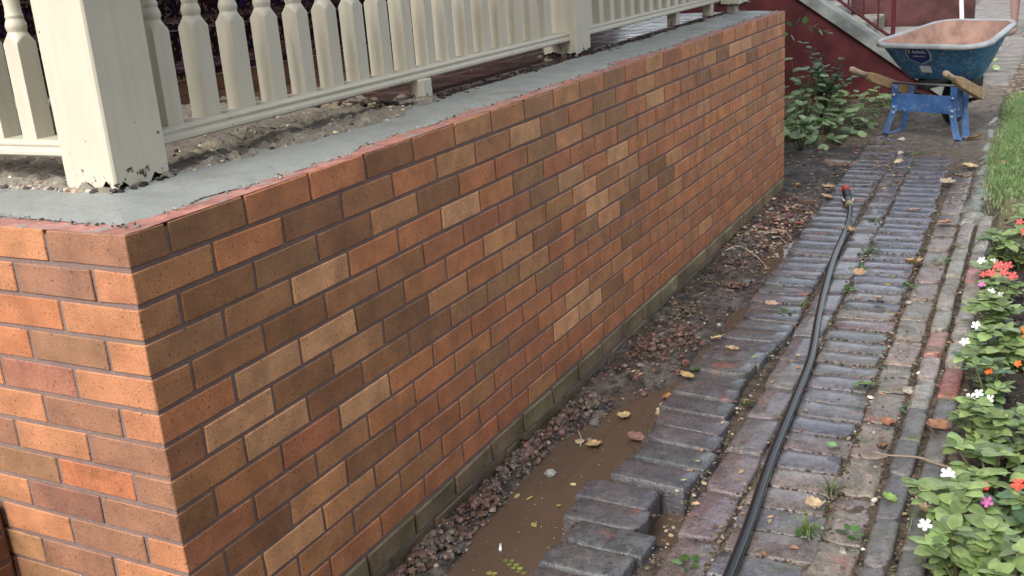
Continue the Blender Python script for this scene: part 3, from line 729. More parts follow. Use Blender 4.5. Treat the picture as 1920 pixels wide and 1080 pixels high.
while y < 6.3: c1.append((.40-.02*(y-4.37), y, q.uniform(-.02, .02))); y += .113
for i, (x, y, r) in enumerate(c1):
    near = y < 2.6
    lift = .004 if near else .001
    if .9 < y < 1.16: lift = .004
    if .7 < y < .9: lift = .005
    if 1.15 < y < 1.28: lift = .016
    x_ = x+(.01 if y < 1 else .010 if 1.3 < y < 2.7 else 0)
    lay(x_, y, .214+q.uniform(-.008, .006), .105+q.uniform(-.004, .003), lift+q.uniform(-.004, .005), r+q.uniform(-.02, .02), jc((.054, .054, .057) if near else (.078, .077, .085), .22, q), 100+i, th=.105, b=.0075, tilt=(q.uniform(-.025, .025), q.uniform(-.02, .03)))
# second column: stretchers along the path
y = .22; i = 0
while y < 6.2:
    ln = .232+q.uniform(-.012, .01)
    lay(.655+drift(y)+.008+q.uniform(-.004, .004), y+ln/2, .104+q.uniform(-.006, .004), ln, q.uniform(-.004, .003), q.uniform(-.03, .03), jc((.094, .086, .086) if y > 1.2 else (.115, .086, .080), .2, q), 300+i, b=.0065, tilt=(q.uniform(-.01, .01), q.uniform(-.02, .02))); y += ln+.009; i += 1
# third column: soldiers
y = .25; i = 0
while y < 6.6:
    w = .105+q.uniform(-.004, .003)
    c = jc(q.choice([(.105, .096, .090), (.095, .088, .090), (.125, .098, .086), (.082, .080, .085)]) if y < 2.9 else (.100, .097, .112), .16, q)
    lay(.832+drift(y)+q.uniform(-.008, .008), y+w/2, .208+q.uniform(-.01, .008), w, q.uniform(-.004, .003), q.uniform(-.025, .025), c, 500+i, b=.0055, tilt=(q.uniform(-.015, .015), q.uniform(-.012, .012))); y += w+.0075; i += 1
# fourth column: sunk, sandy and mossy stretchers
y = .35; i = 0
while y < 6.6:
    ln = .215+q.uniform(-.012, .01)
    lay(.986+.6*drift(y), y+ln/2, .098, ln, -.002+q.uniform(-.004, .002), q.uniform(-.03, .03), jc((.155, .125, .10), .18, q), 700+i, b=.0065); y += ln+.012; i += 1
# the double row set on edge along the flower bed
edg = empty('path_edging', (0, 0, 0), kind='structure')
for colx, wd, sd_, gap in ((1.071, .058, 3, .010), (1.145, .056, 9, .014)):
    y = .30+.07*(sd_ == 9); i = 0; qq = random.Random(sd_)
    while y < 4.05:
        ln = .212+qq.uniform(-.018, .014)
        base = (.085, .082, .082) if y < 1.75 else (.19, .17, .15)
        if sd_ == 9 and 1.78 < y < 2.1: base = (.22, .075, .06)
        if sd_ == 9 and 2.95 < y < 3.2: base = (.26, .12, .10)
        if sd_ == 3 and 2.2 < y < 2.4: base = (.22, .11, .095)
        m = MB(); paver(m, 0, 0, wd, ln, 0, 0, jc(base, .14, qq), 900+sd_*50+i, th=.09, b=.0065)
        m.build('brick', MAT['paver'], edg, (colx-.019*(y-2)+.006*nz(y*2, sd_), y+ln/2, .016+qq.uniform(-.005, .005)), (qq.uniform(-.012, .012), qq.uniform(-.03, .03), qq.uniform(-.02, .02)))
        y += ln+gap; i += 1
# rounded grey stones that carry the edge on beside the lawn
for i, (x, y, a, b) in enumerate([(1.045, 4.16, .07, .13), (1.03, 4.42, .06, .15), (1.04, 4.70, .06, .12), (1.02, 4.98, .055, .13), (1.015, 5.28, .05, .14), (1.00, 5.6, .05, .15), (.985, 5.95, .05, .16), (.975, 6.4, .05, .2), (.965, 6.9, .05, .22)]):
    m = MB(); paver(m, 0, 0, a*1.6, b*1.75, 0, 0, jc((.14, .14, .125), .2), 1500+i, th=.08, b=.022); m.build('edge_stone', MAT['paver'], edg, (x, y, .012), (0, rnd.uniform(-.06, .06), rnd.uniform(-.1, .1)))
# flagstones of the path further on
far = empty('flagstone_path', (0, 0, 0), kind='structure')
qq = random.Random(77)
for i, (x0, x1, y0, y1) in enumerate([(.25, .98, 8.75, 9.55), (.22, 1.0, 9.6, 10.9), (.18, 1.0, 10.95, 12.3), (.12, 1.02, 12.35, 13.8), (1.05, 1.7, 9.9, 11.2), (1.06, 1.8, 11.25, 12.9), (.1, 1.05, 13.85, 15.3), (1.1, 1.9, 12.95, 14.4), (.05, 1.1, 15.35, 17.2), (.0, 1.1, 17.25, 19.5), (1.15, 2, 14.5, 16.5)]):
    m = MB(); paver(m, 0, 0, x1-x0, y1-y0, 0, 0, jc((.20, .185, .165), .1, qq), 1700+i, th=.05, b=.015); m.build('slab', MAT['slab'], far, ((x0+x1)/2, (y0+y1)/2, .012), (0, 0, qq.uniform(-.01, .01)))

# ------------------------------------------------------------------ rubble, gravel, clods
q = random.Random(99)
rb = MB()
for i in range(2100):
    y = q.uniform(.45, 4.75) if q.random() < .8 else q.uniform(.5, 1.6)
    b = lerp_tab(BANK, y); x = q.uniform(0.004, b+.025 if q.random() < .9 else b+.07)
    h = ground_at(x, y)[0]
    if h < WATER-.004: continue
    red = 1 if (nz(y*2.2, 5.0) > .02) else 0
    u = q.random()
    c = (.14, .072, .056) if (u < .38 and red) else (.05, .042, .036) if u < .66 else (.17, .125, .095) if u < .84 else (.26, .22, .18) if u < .89 else (.13, .105, .075) if u < .992 else (.5, .47, .42)
    r = .0025+.0075*q.random()**2.2
    if u < .38 and red: r *= 1.25
    if u < .38 and red and q.random() < .14: r = q.uniform(.011, .020)
    rb.rock((x, y, h+r*.25), r, jc(c, .3, q), i, .8)
CL = [(.62, .04), (.75, .06), (.93, .045), (1.02, .07), (1.22, .035), (1.33, .05), (1.52, .06), (1.66, .09), (2.2, .1), (2.35, .2), (2.6, .12), (3.0, .2), (3.3, .1), (3.6, .08), (4.1, .2)]
for ci, (cy, cx) in enumerate(CL):
    hue = (.118, .070, .056) if ci % 3 != 1 else (.12, .095, .075)
    for i in range(90):
        x, y = cx+q.gauss(0, .028), cy+q.gauss(0, .05)
        if x < .004 or x > lerp_tab(BANK, y)+.01: continue
        h = max(ground_at(x, y)[0], WATER); d = math.hypot((x-cx)/.03, (y-cy)/.05)
        rb.rock((x, y, h+.012*math.exp(-d*d*.5)), (.003+.013*q.random()**1.8), jc(hue, .5, q), ci*500+i, .8)
tag(rb.build('rubble', MAT['wetstone']), kind='stuff')
gr = MB()
for i in range(3000):
    u = q.random(); y = .5+6.0*q.random()**1.5
    if u < .30: x = .712+drift(y)+.02*q.gauss(0, 1)*.6+.012
    elif u < .45: x = .594+drift(y)+.012*q.gauss(0, 1)
    elif u < .68: x = .938+.8*drift(y)+.016*q.gauss(0, 1)
    elif u < .80: x = 1.108-.019*(y-2)+.010*q.gauss(0, 1)
    elif u < .90: x = 1.035+.6*drift(y)+.01*q.gauss(0, 1)
    elif u < .96: x = q.uniform(.93, 1.06)+.6*drift(y)
    else: x = q.uniform(.35, 1.2)
    if y > 3.95 and x > 1.06: continue
    r = .0018+.0055*q.random()**2.5
    onbrick = u >= .90
    z = .002 if onbrick else -.010+q.uniform(0, .006)
    v = q.random(); c = (.30, .26, .21) if v < .28 else (.15, .115, .085) if v < .62 else (.20, .09, .065) if v < .76 else (.06, .05, .045) if v < .95 else (.55, .52, .46)
    gr.rock((x, y, z), r, jc(c, .25, q), i+20000, .7)
for i in range(4200):
    y = .4+5.2*q.random()**1.2; u = q.random()
    if u < .3: x = q.uniform(.33, .57)+drift(y)*.6; y = round(y/.1125)*.1125+q.gauss(0, .006)
    elif u < .62: x = q.choice([.594, .712, .722, .938, .944])+drift(y)+q.gauss(0, .010)
    elif u < .82: x = q.uniform(.73, .93)+drift(y); y = .25+round((y-.25)/.1118)*.1118-.003+q.gauss(0, .004)
    else: x = q.choice([1.035, 1.108])-.019*(y-2)+q.gauss(0, .008)
    v = q.random(); c = (.085, .062, .044) if v < .5 else (.05, .04, .032) if v < .78 else (.085, .10, .035)
    gr.rock((x, y, -.006+q.uniform(0, .005)), q.uniform(.0025, .0065), jc(c, .3, q), i+90000, .5)
tag(gr.build('joint_gravel', MAT['stone']), kind='stuff')
bs = MB()
for i in range(1500):
    x = 1.185-.02*0+abs(q.gauss(0, .25)); y = q.uniform(.6, 4.1); h = ground_at(x, y)[0]; v = q.random()
    c = (.03, .024, .02) if v < .65 else (.09, .065, .045) if v < .85 else (.25, .21, .17)
    bs.rock((x, y, h+.002), .003+.010*q.random()**2, jc(c, .3, q), i+40000, .7)
tag(bs.build('soil_crumbs', MAT['stone']), kind='stuff')
# far earth: chips, leaf bits
lf = MB()
def bit(m, x, y, z, s, c, q, curl=.3):
    a = q.uniform(0, 6.28); ca, sa = math.cos(a), math.sin(a); l, w = s, s*q.uniform(.35, .7); tz = q.uniform(-.35, .35)
    P = [(-l, 0, 0), (0, -w, s*q.uniform(0, curl)), (l, 0, s*q.uniform(-.1, curl)), (0, w, s*q.uniform(0, curl))]
    m.add([(x+p[0]*ca-p[1]*sa, y+p[0]*sa+p[1]*ca, z+p[2]+p[0]*tz*.4) for p in P], [(0, 1, 2, 3)], c)
DRY = [(.30, .20, .11), (.22, .13, .07), (.40, .29, .17), (.16, .085, .05), (.33, .17, .10)]
for i in range(2600):
    u = q.random()
    if u < .36: y = q.uniform(5.9, 8.1); x = q.uniform(-.6, .42)
    elif u < .45: y = 3.6+abs(q.gauss(0, .5)); x = q.uniform(0, .30)
    elif u < .60: y = q.uniform(4.7, 6); x = q.uniform(-.3, .6)
    elif u < .80: y = q.uniform(5.6, 9.6); x = q.uniform(.3, 1.05)
    elif u < .88: y = q.uniform(1.6, 3.6); x = q.uniform(.02, .25)
    else: y = q.uniform(.8, 6.0); x = q.uniform(.55, 1.2)
    z = max(ground_at(x, y)[0], 0 if x > .36 and y < 6.5 else -1)+.004
    if u >= .52 and z < WATER: continue
    bit(lf, x, y, z, q.uniform(.006, .022) if u < .6 else q.uniform(.004, .014), jc(q.choice(DRY), .3, q), q)
for i in range(900):
    x = q.uniform(.95, 1.9); y = q.uniform(7.9, 10.2); bit(lf, x, y, .02, q.uniform(.012, .035), jc(q.choice(DRY), .3, q), q)
tag(lf.build('leaf_litter', MAT['dry']), kind='stuff')
# pale fibrous root shreds by the far end of the trench
for i in range(0): pass

sp = MB()
for i in range(170):
    y = q.uniform(.5, 1.85); x = q.uniform(lerp_tab(BANK, y), .36)
    bit(sp, x, y, WATER+.0015, q.uniform(.0012, .0045), jc(q.choice([(.05, .035, .025), (.30, .24, .16), (.03, .025, .02), (.4, .35, .28)]), .3, q), q, .05)
tag(sp.build('floating_specks', MAT['dry']), kind='stuff')
# ================================================================== LAWN
q = random.Random(15)
gl = MB()
def blade(m, x, y, z, h, w, c, q, lean=.5):
    a = q.uniform(0, 6.28); dx, dy = math.cos(a), math.sin(a); l = h*q.uniform(.1, lean)
    px, py = -dy*w, dx*w
    m.add([(x-px, y-py, z), (x+px, y+py, z), (x+dx*l*.4+px*.7, y+dy*l*.4+py*.7, z+h*.6), (x+dx*l*.4-px*.7, y+dy*l*.4-py*.7, z+h*.6), (x+dx*l, y+dy*l, z+h)], [(0, 1, 2, 3), (3, 2, 4)], c)
for i in range(42000):
    y = 3.85+4.35*q.random()**1.15; x = 1.0+.06*(5.5-min(y, 5.5))+q.uniform(0, .62)
    edge = x-(1.03+.05*(5.5-min(y, 5.5))) 
    near = sm(3.95, 5.0, y)
    if q.random() > .18*near+.82*near*sm(-.03, .06, edge+.015*nz(y*5, 1)): continue
    pat = nz(x*5, y*5); v = q.random()
    c = (.20, .33, .12) if pat > -.1 else (.15, .265, .095)
    if v < .10+.25*(1.2-near): c = (.30, .28, .13)
    blade(gl, x, y, .01, q.uniform(.016, .034)*(.6+.4*near), q.uniform(.0012, .0022), jc(c, .25, q), q, 1.3)
for i in range(9000):
    y = q.uniform(4.2, 8.4); x = 1.6+q.random()*2.2
    blade(gl, x, y, .01, q.uniform(.025, .045), .0028, jc((.15, .26, .095), .25, q), q, 1.3)
tag(gl.build('lawn_grass', MAT['leaf']), kind='stuff')

# ================================================================== HOSE
hose = empty('garden_hose', (.6, 2.5, 0), label='black garden hose running along the brick path to a red tipped coupling', cat='hose')
hp = [(.83, .2), (.818, .55), (.803, .813), (.79, 1.002), (.759, 1.339), (.73, 1.768), (.704, 2.122), (.644, 2.543), (.596, 2.925), (.555, 3.30), (.532, 3.62), (.508, 3.90), (.479, 4.12), (.458, 4.22)]
def spline(P, n):
    out = []
    for i in range(len(P)-1):
        p0, p1, p2, p3 = P[max(i-1, 0)], P[i], P[i+1], P[min(i+2, len(P)-1)]
        for k in range(n):
            t = k/n; out.append(tuple(.5*((2*b)+(-a+c)*t+(2*a-5*b+4*c-d)*t*t+(-a+3*b-3*c+d)*t**3) for a, b, c, d in zip(p0, p1, p2, p3)))
    out.append(P[-1]); return out
H3 = [(x, y, .0135+.003+.0015*nz(y*3, 1)+(.012*sm(4.05, 4.3, y))) for x, y in hp]
m = MB(); m.tube(spline(H3, 10), .0138, 18, (.012, .013, .016)); m.build('hose_body', MAT['rubber'], hose)
e0 = Vector(H3[-1]); dirn = (Vector((.356, 4.63, .05))-e0).normalized()
def seg(a, b, ra, rb, c, nm, mt, rings=None):
    m = MB(); P = [e0+dirn*(a+(b-a)*t) for t in np.linspace(0, 1, len(rings or [0]*3))]
    m.tube(P, rings or [ra, (ra+rb)/2, rb], 20, c); return m.build(nm, MAT[mt], hose)
seg(-.012, .034, .02, .02, (.30, .25, .13), 'brass_collar', 'metal', [.0165, .0195, .0195, .0175, .0195, .0195, .0165])
seg(.034, .105, .016, .016, (.10, .10, .10), 'connector', 'metal', [.0165, .0165, .0175, .0175, .0165, .019])
seg(.105, .235, .02, .021, (.012, .012, .013), 'grip', 'plastic', [.019, .0225, .0205, .0225, .0205, .0225, .0205, .0225, .0205, .0225, .0215])
seg(.235, .305, .022, .022, (.50, .025, .02), 'red_tip', 'plastic', [.0215, .0235, .0235, .0235, .0235, .021])
side = dirn.cross(Vector((0, 0, 1))).normalized()
for s in (-1, 1):
    m = MB(); a = e0+dirn*.075+side*s*.020; b = e0+dirn*.135+side*s*.026; m.tube([a, (a+b)/2+side*s*.002, b], [.004, .0045, .004], 8, (.6, .6, .58)); m.build('clip', MAT['metal'], hose)

# ================================================================== WHEELBARROW (local: x right, y forward, z up)
wb = empty('wheelbarrow', (.575, 6.28, 0.004), -math.radians(24.5), label='blue wheelbarrow with red dust in its tray parked on the path', cat='wheelbarrow')
def part(m, name, mt, parent=wb): return m.build(name, MAT[mt], parent, local=True)
def rrect(hw, y0, y1, r, z0, z1, n=6, wf=None):
    """rounded rectangle ring; front half width wf; z runs from z0 (rear) to z1 (front)"""
    wf = wf or hw; P = []
    for (cx, cy, a0) in ((wf-r, y1-r, 0), (-(wf-r), y1-r, 90), (-(hw-r), y0+r, 180), (hw-r, y0+r, 270)):
        for k in range(n+1):
            a = math.radians(a0+90*k/n); P.append((cx+r*math.cos(a), cy+r*math.sin(a)))
    return [(x, y, z0+(z1-z0)*(y-y0)/(y1-y0)) for x, y in P]
R0, R1 = .605, .70
def tray_ring(t, off=0.0):   # t 0 bottom .. 1 rim
    hw = .245+(.375-.245)*t**.85; wf = .19+(.285-.19)*t**.85
    y0 = .13-.18*t**.9; y1 = .45+.18*t**.9
    return rrect(hw-off, y0+off, y1-off, .10+.03*t-off*.5, .365+(R0-.365)*t+off, .375+(R1-.375)*t+off, wf=wf-off)
BL = (.035, .145, .30); DUST = (.36, .23, .185)
m = MB(); m.loft([tray_ring(t) for t in (0, .06, .3, .6, .93, 1.0)], c=BL, cap=(True, False), smooth=True); m.cur = DUST
tray = part(m, 'tray', 'blue')
m = MB(); rs = [tray_ring(t, .006) for t in (1.0, .8, .5, .25, .07, 0)]; m.loft(rs, c=DUST, cap=(False, False), smooth=True); m.add(rs[-1], [tuple(range(len(rs[-1])))[::-1]], DUST)
inner = m.build('tray_lining', m_tint('dusty_tray', .85, .28, 9, .3, 60, .2), tray, local=True)
for f in inner.data.polygons: pass
m = MB(); rim = tray_ring(1.0); rings = []
cx = sum(p[0] for p in rim)/len(rim); cy = sum(p[1] for p in rim)/len(rim)
for (o, z) in ((-.008, .000), (-.002, .014), (.014, .015), (.026, .004), (.027, -.016), (.020, -.017), (.018, -.004), (.0, -.006)):
    ring = []
    for k, p in enumerate(rim):
        a, b = Vector(rim[k-1]), Vector(rim[(k+1) % len(rim)]); t = (b-a); nn = Vector((t.y, -t.x, 0)).normalized()
        ring.append((p[0]+nn.x*o, p[1]+nn.y*o, p[2]+z))
    rings.append(ring)
m.loft(rings, c=(.36, .39, .41), cap=(False, False), smooth=True); m.build('rim', MAT['blue'], tray, local=True)
# sticker and lettering on the rear wall
def rear_pt(u, t):    # point on the rear wall of the tray
    y0 = .13-.18*t**.9; return Vector((u, y0-.003, .365+(R0-.365)*t))
m = MB()
poly = [(-.090, .78), (-.075, .955), (.075, .955), (.090, .78), (.082, .60), (.0, .46), (-.082, .60)]
m.add([rear_pt(a, b) for a, b in poly], [tuple(range(7))], (.55, .58, .6)); dx = rear_pt(0, .7)
stk = m.build('sticker', MAT['plastic'], tray, local=True); stk.location = (-.055, -.002, 0)
m = MB(); m.add([rear_pt(a*.92, .72+(b-.72)*.92) + Vector((0, -.002, 0)) for a, b in poly], [tuple(range(7))], (.02, .035, .16)); k = m.build('sticker_field', MAT['plastic'], tray, local=True); k.location = (-.055, -.003, 0)
m = MB(); m.add([rear_pt(a, b) for a, b in ((-.04, .22), (.04, .22), (.04, .42), (-.04, .42))], [(0, 1, 2, 3)], (.6, .62, .62)); k = m.build('price_label', MAT['plastic'], tray, local=True); k.location = (-.04, -.003, 0)
def lettering(txt, size, X, c, parent, name='lettering'):
    cu = bpy.data.curves.new(name, 'FONT'); cu.body = txt; cu.size = size; cu.align_x = 'CENTER'; cu.align_y = 'CENTER'; cu.extrude = .0006
    tmp = bpy.data.objects.new('tmp', cu); dg = bpy.context.evaluated_depsgraph_get(); COL.objects.link(tmp); dg.update()
    me = bpy.data.meshes.new_from_object(tmp.evaluated_get(dg)); bpy.data.objects.remove(tmp)
    me.transform(X); me.materials.clear(); me.materials.append(MAT['plastic'])
    at = me.color_attributes.new('tint', 'FLOAT_COLOR', 'CORNER'); at.data.foreach_set('color', np.tile(np.array((*c, 1), np.float32), len(me.loops)))
    o = link(me, name, parent, local=True); return o
def frame_X(o, ex, ey): 
    ex = ex.normalized(); ez = ex.cross(ey).normalized(); ey = ez.cross(ex)
    return Matrix(((ex.x, ey.x, ez.x, o.x), (ex.y, ey.y, ez.y, o.y), (ex.z, ey.z, ez.z, o.z), (0, 0, 0, 1)))
upv = rear_pt(0, .9)-rear_pt(0, .5)
lettering('kobalt.', .036, frame_X(rear_pt(-.04, .83)+Vector((0, -.007, 0)), Vector((1, 0, 0)), upv), (.75, .75, .75), tray)
lettering('CONTRACTOR', .012, frame_X(rear_pt(-.055, .70)+Vector((0, -.007, 0)), Vector((1, 0, 0)), upv), (.6, .62, .65), tray)
m = MB(); m.add([rear_pt(-.122+a, .83+b)+Vector((0, -.0065, 0)) for a, b in ((0, -.05), (.014, -.05), (.014, .05), (0, .05))], [(0, 1, 2, 3)], (.6, .45, .06)); m.build('emblem', MAT['plastic'], tray, local=True)
# right side lettering
a = Vector(tray_ring(.72)[-1]); sideP = []
r_ = tray_ring(.72); hw = .245+(.375-.245)*.72**.85; p0 = Vector((hw*.985+.004, .16, .365+(R0-.365)*.72+.02)); p1 = Vector((.94*hw+.004, .40, .565))
r2 = tray_ring(.5); 
sx = Vector((p1.x-p0.x, p1.y-p0.y, .02)); su = Vector((.40, 0, 1))
lettering('Kobalt', .085, frame_X(Vector((.352, .30, .556)), Vector((-.20, 1, .06)), su), (.65, .67, .66), tray, 'side_lettering')
# handles
for s in (-1, 1):
    m = MB()
    A0 = Vector((s*.335, -.36, .482)); A1 = Vector((s*.318, -.20, .428)); A2 = Vector((s*.27, .22, .268))
    d = (A2-A1).normalized(); sd = d.cross(Vector((0, 0, 1))).normalized(); u = sd.cross(d)
    def sec(c, w, h): return [c+sd*w+u*h, c-sd*w+u*h, c-sd*w-u*h, c+sd*w-u*h]
    def sec8(c, w, h, k): return [c+sd*w*a+u*h*b for a, b in ((1, k), (k, 1), (-k, 1), (-1, k), (-1, -k), (-k, -1), (k, -1), (1, -k))]
    m.loft([sec8(A0+d*.16, .019, .022, .5), sec8(A0+d*.24, .021, .032, .86), sec8(A2, .021, .034, .86)], c=(.36, .25, .14))
    h = part(m, 'handle', 'wood')
    m = MB(); m.tube([A0, A0+d*.008, A0+d*.03, A0+d*.05, A0+d*.10, A0+d*.162], [.010, .019, .023, .020, .0185, .020], 14, (.44, .34, .24)); m.build('grip', MAT['wood'], h, local=True)
    # black front frame strap from the handle to the wheel
    m = MB(); B = [A2+Vector((s*.0, -.03, -.012)), Vector((s*.20-.03, .36, .22)), Vector((s*.07-.09, .52, .17))]
    m.tube(B, .013, 8, (.02, .02, .022)); part(m, 'front_strap', 'metal')
    # leg: upright angle plate, bent strap foot
    m = MB(); m.box(s*.212-.022, s*.212+.022, -.024, -.018, .15, .345, b=.001, c=(.045, .125, .34)); m.box(s*.235-.003, s*.235+.003, -.0179, .05, .15, .345, b=.001, c=(.03, .085, .26))
    lg = part(m, 'leg', 'blue')
    m = MB(); w = .022
    F = [(s*.208, -.028, .20), (s*.214, -.030, .165), (s*.262, -.045, .012), (s*.262, -.035, .002), (s*.262-.02*(s>0), .14-.06*(s>0), .002), (s*.262-.02*(s>0), .16-.06*(s>0), .012), (s*.235-.02*(s>0), .20-.09*(s>0), .20), (s*.228-.01*(s>0), .21-.09*(s>0), .31)]
    m.loft([[(x-w, y, z), (x+w, y, z), (x+w, y+.005, z+.005), (x-w, y+.005, z+.005)] for x, y, z in F], c=(.09, .20, .46)); m.build('foot_strap', MAT['blue'], lg, local=True)
    for zz in (.19, .275, .155):
        m = MB(); m.tube([(s*.212, -.040, zz), (s*.212, -.030, zz)], [.008, .010], 8, (.45, .46, .48)); m.build('bolt', MAT['metal'], lg, local=True)
m = MB(); m.box(-.19, .19, -.016, -.011, .168, .278, b=.001, c=(.05, .14, .37)); m.box(-.19, .19, -.011, .012, .276, .281, c=(.05, .14, .37)); part(m, 'cross_brace', 'blue')
m = MB(); m.tube([(-.24, -.005, .352), (.26, -.005, .352)], .008, 8, (.10, .10, .11)); part(m, 'tie_bar', 'metal')
for u in (-.12, .12):
    m = MB(); m.box(u-.03, u+.03, .14, .46, .29, .362, b=.004, c=(.02, .02, .022)); part(m, 'tray_riser', 'metal')
m = MB(); m.tube([(-.20, .50, .165), (.03, .54, .165)], .009, 10, (.1, .1, .1)); part(m, 'axle', 'metal')
wh = empty('wheel', (-.085, .52, .168), math.radians(9), parent=wb)
m = MB(); rings = []; n = 36
for k in range(n):
    a = 2*math.pi*k/n; ring = []
    for j in range(12):
        b = 2*math.pi*j/12; r = .122+.045*math.cos(b); ring.append((.045*math.sin(b)*1.0, r*math.cos(a), r*math.sin(a)))
    rings.append(ring)
m.loft(rings+[rings[0]], c=(.018, .018, .018), cap=(False, False), smooth=True); m.build('tyre', MAT['rubber'], wh, local=True)
m = MB(); m.tube([(-.03, 0, 0), (-.012, 0, 0), (.012, 0, 0), (.03, 0, 0)], [.085, .06, .06, .085], 24, (.25, .25, .26)); m.build('rim', MAT['metal'], wh, local=True)

# ================================================================== RED STAIR WALL, STAIRS, RAIL
DR = (.085, .018, .022)
sw = empty('stair_wall', (-.6, 8.0, 0), label='dark red stucco wall with a sloping grey stone coping', cat='wall')
slope = (.355-.82)/(.04+.62)           # fall of the lower coping edge along x
zl = lambda x: .355+slope*(x-.04)
m = MB(); m.prism([(-2.6, -.3), (-2.6, zl(-1.3)), (-1.3, zl(-1.3)), (.49, zl(.49)), (.50, -.3)], 8.02, 8.22, 1, DR); m.build('wall_body', MAT['stucco'], sw)
m = MB(); m.prism([(-1.3, zl(-1.3)), (-1.3, zl(-1.3)+.105), (.56, zl(.56)+.105), (.56, zl(.56))], 7.985, 8.25, 1, (.25, .27, .26)); m.build('coping', MAT['stucco'], sw)
m = MB(); m.prism([(-2.6, zl(-1.3)), (-2.6, zl(-1.3)+.105), (-1.3, zl(-1.3)+.105), (-1.3, zl(-1.3))], 7.985, 8.25, 1, (.25, .27, .26)); m.build('coping', MAT['stucco'], sw)
stair = empty('stone_staircase', (-.3, 8.8, 0), label='grey stone steps climbing behind the red wall', cat='staircase')
hts = [(.75, .16), (.46, .32), (.17, .48), (-.13, .60), (-.43, .74), (-.73, .88), (-1.03, 1.02), (-1.33, 1.16)]
for x, z in hts:
    m = MB(); m.box(x-.42, x, 8.26, 9.25, z-.20, z, b=.012, c=jc((.30, .29, .265), .12), jit=.003); m.build('step', MAT['slab'], stair)
bw = empty('back_wall', (.0, 9.4, 0), label='dark red wall on the far side of the stone steps', cat='wall')
m = MB(); m.box(-3, .62, 9.30, 9.5, -.3, 1.2, b=.01, c=(.095, .04, .04)); m.build('wall_body', MAT['stucco'], bw)
rail = empty('stair_handrail', (-.1, 8.3, 0), label='thin dark red iron handrail beside the stone steps', cat='handrail')
RD = (.075, .012, .016)
m = MB(); m.tube([(-1.2, 8.30, 1.435), (-.36, 8.30, .79), (.03, 8.30, .50), (.12, 8.30, .455)], .013, 8, RD); m.build('bottom_rail', MAT['dull'], rail)
m = MB(); m.tube([(-1.2, 8.30, 2.2), (-.36, 8.30, 1.56), (.14, 8.30, 1.21)], .016, 8, RD); m.build('top_rail', MAT['dull'], rail)
for x in (-.90, -.78, -.66, -.54, -.42, -.29, -.165, -.045):
    zb = .79-.744*(x+.36); m = MB(); m.box(x-.007, x+.007, 8.293, 8.307, zb, zb+.75, c=RD); m.build('baluster', MAT['dull'], rail)
m = MB(); m.box(.060, .094, 8.285, 8.319, .485, 1.35, b=.003, c=(.10, .012, .018)); m.build('newel_post', MAT['dull'], rail)
dp = empty('downpipe', (.62, 9.1, 0), label='slim pipe with a white foot at the end of the red wall', cat='pipe')
m = MB(); m.tube([(.50, 8.9, 1.4), (.545, 8.9, .74)], .012, 8, (.02, .02, .02)); m.build('upper_pipe', MAT['plastic'], dp)
m = MB(); m.tube([(.545, 8.9, .74), (.60, 8.9, .02)], [.018, .022], 10, (.62, .64, .68)); m.build('white_foot', MAT['plastic'], dp)

# ================================================================== PERSON far along the path (only the shins are in the picture)
pe = empty('person', (.90, 13.0, .015), math.radians(150), label='barefoot person in dark shorts standing far along the stone path', cat='person')
def skin_body(name, verts, edges, radii, mat, c, lv=2):
    me = bpy.data.meshes.new(name); me.from_pydata(verts, edges, []); o = bpy.data.objects.new(name, me); COL.objects.link(o)
    sk = o.modifiers.new('skin', 'SKIN'); sk.use_smooth_shade = True
    for v, r in zip(me.skin_vertices[0].data, radii): v.radius = (r, r)
    me.skin_vertices[0].data[0].use_root = True
    sb = o.modifiers.new('sub', 'SUBSURF'); sb.levels = sb.render_levels = lv
    dg = bpy.context.evaluated_depsgraph_get(); dg.update(); ev = o.evaluated_get(dg)
    nm = bpy.data.meshes.new_from_object(ev); bpy.data.objects.remove(o)
    nm.materials.clear(); nm.materials.append(mat)
    at = nm.color_attributes.new('tint', 'FLOAT_COLOR', 'CORNER'); at.data.foreach_set('color', np.tile(np.array((*c, 1), np.float32), len(nm.loops)))
    nm.polygons.foreach_set('use_smooth', np.ones(len(nm.polygons), bool)); return nm
V = [(0, 0, .95)]; E = []; Rd = [.14]
def chain(start, pts):
    i = start
    for p, r in pts: V.append(p); Rd.append(r); E.append((i, len(V)-1)); i = len(V)-1
    return i
tor = chain(0, [((0, 0, 1.10), .13), ((0, .01, 1.28), .15), ((0, 0, 1.42), .12), ((0, -.01, 1.50), .055), ((0, .01, 1.56), .06), ((0, .02, 1.64), .095), ((0, .01, 1.72), .08)])
for s in (-1, 1):
    k = chain(0, [((s*.10, 0, .86), .095), ((s*.11, .02, .50), .062), ((s*.115, 0, .34), .058), ((s*.12, -.02, .10), .038), ((s*.12, -.03, .05), .040)])
    chain(k, [((s*.125, .05, .035), .036), ((s*.13, .13, .026), .034), ((s*.13, .18, .020), .02)])
    k = chain(3, [((s*.17, 0, 1.40), .062), ((s*.23, .0, 1.13), .042), ((s*.25, .05, .90), .030), ((s*.25, .06, .86), .032)])
    for f in range(4): chain(k, [((s*(.235+.010*f), .06+.012*f, .80), .010), ((s*(.235+.010*f), .075+.012*f, .755+.006*abs(f-1.5)), .008)])
    chain(k, [((s*.222, .085, .83), .011), ((s*.215, .10, .79), .009)])
body = link(skin_body('body', V, E, Rd, MAT['skin'], (.30, .185, .165)), 'body', pe, local=True)
def garment(name, rings, c):
    m = MB(); m.loft([[(cx+rx*math.cos(a), cy+ry*math.sin(a), z) for a in np.linspace(0, 2*math.pi, 20)[:-1]] for cx, cy, z, rx, ry in rings], c=c, cap=(False, False), smooth=True); return m.build(name, MAT['cloth'], pe, local=True)
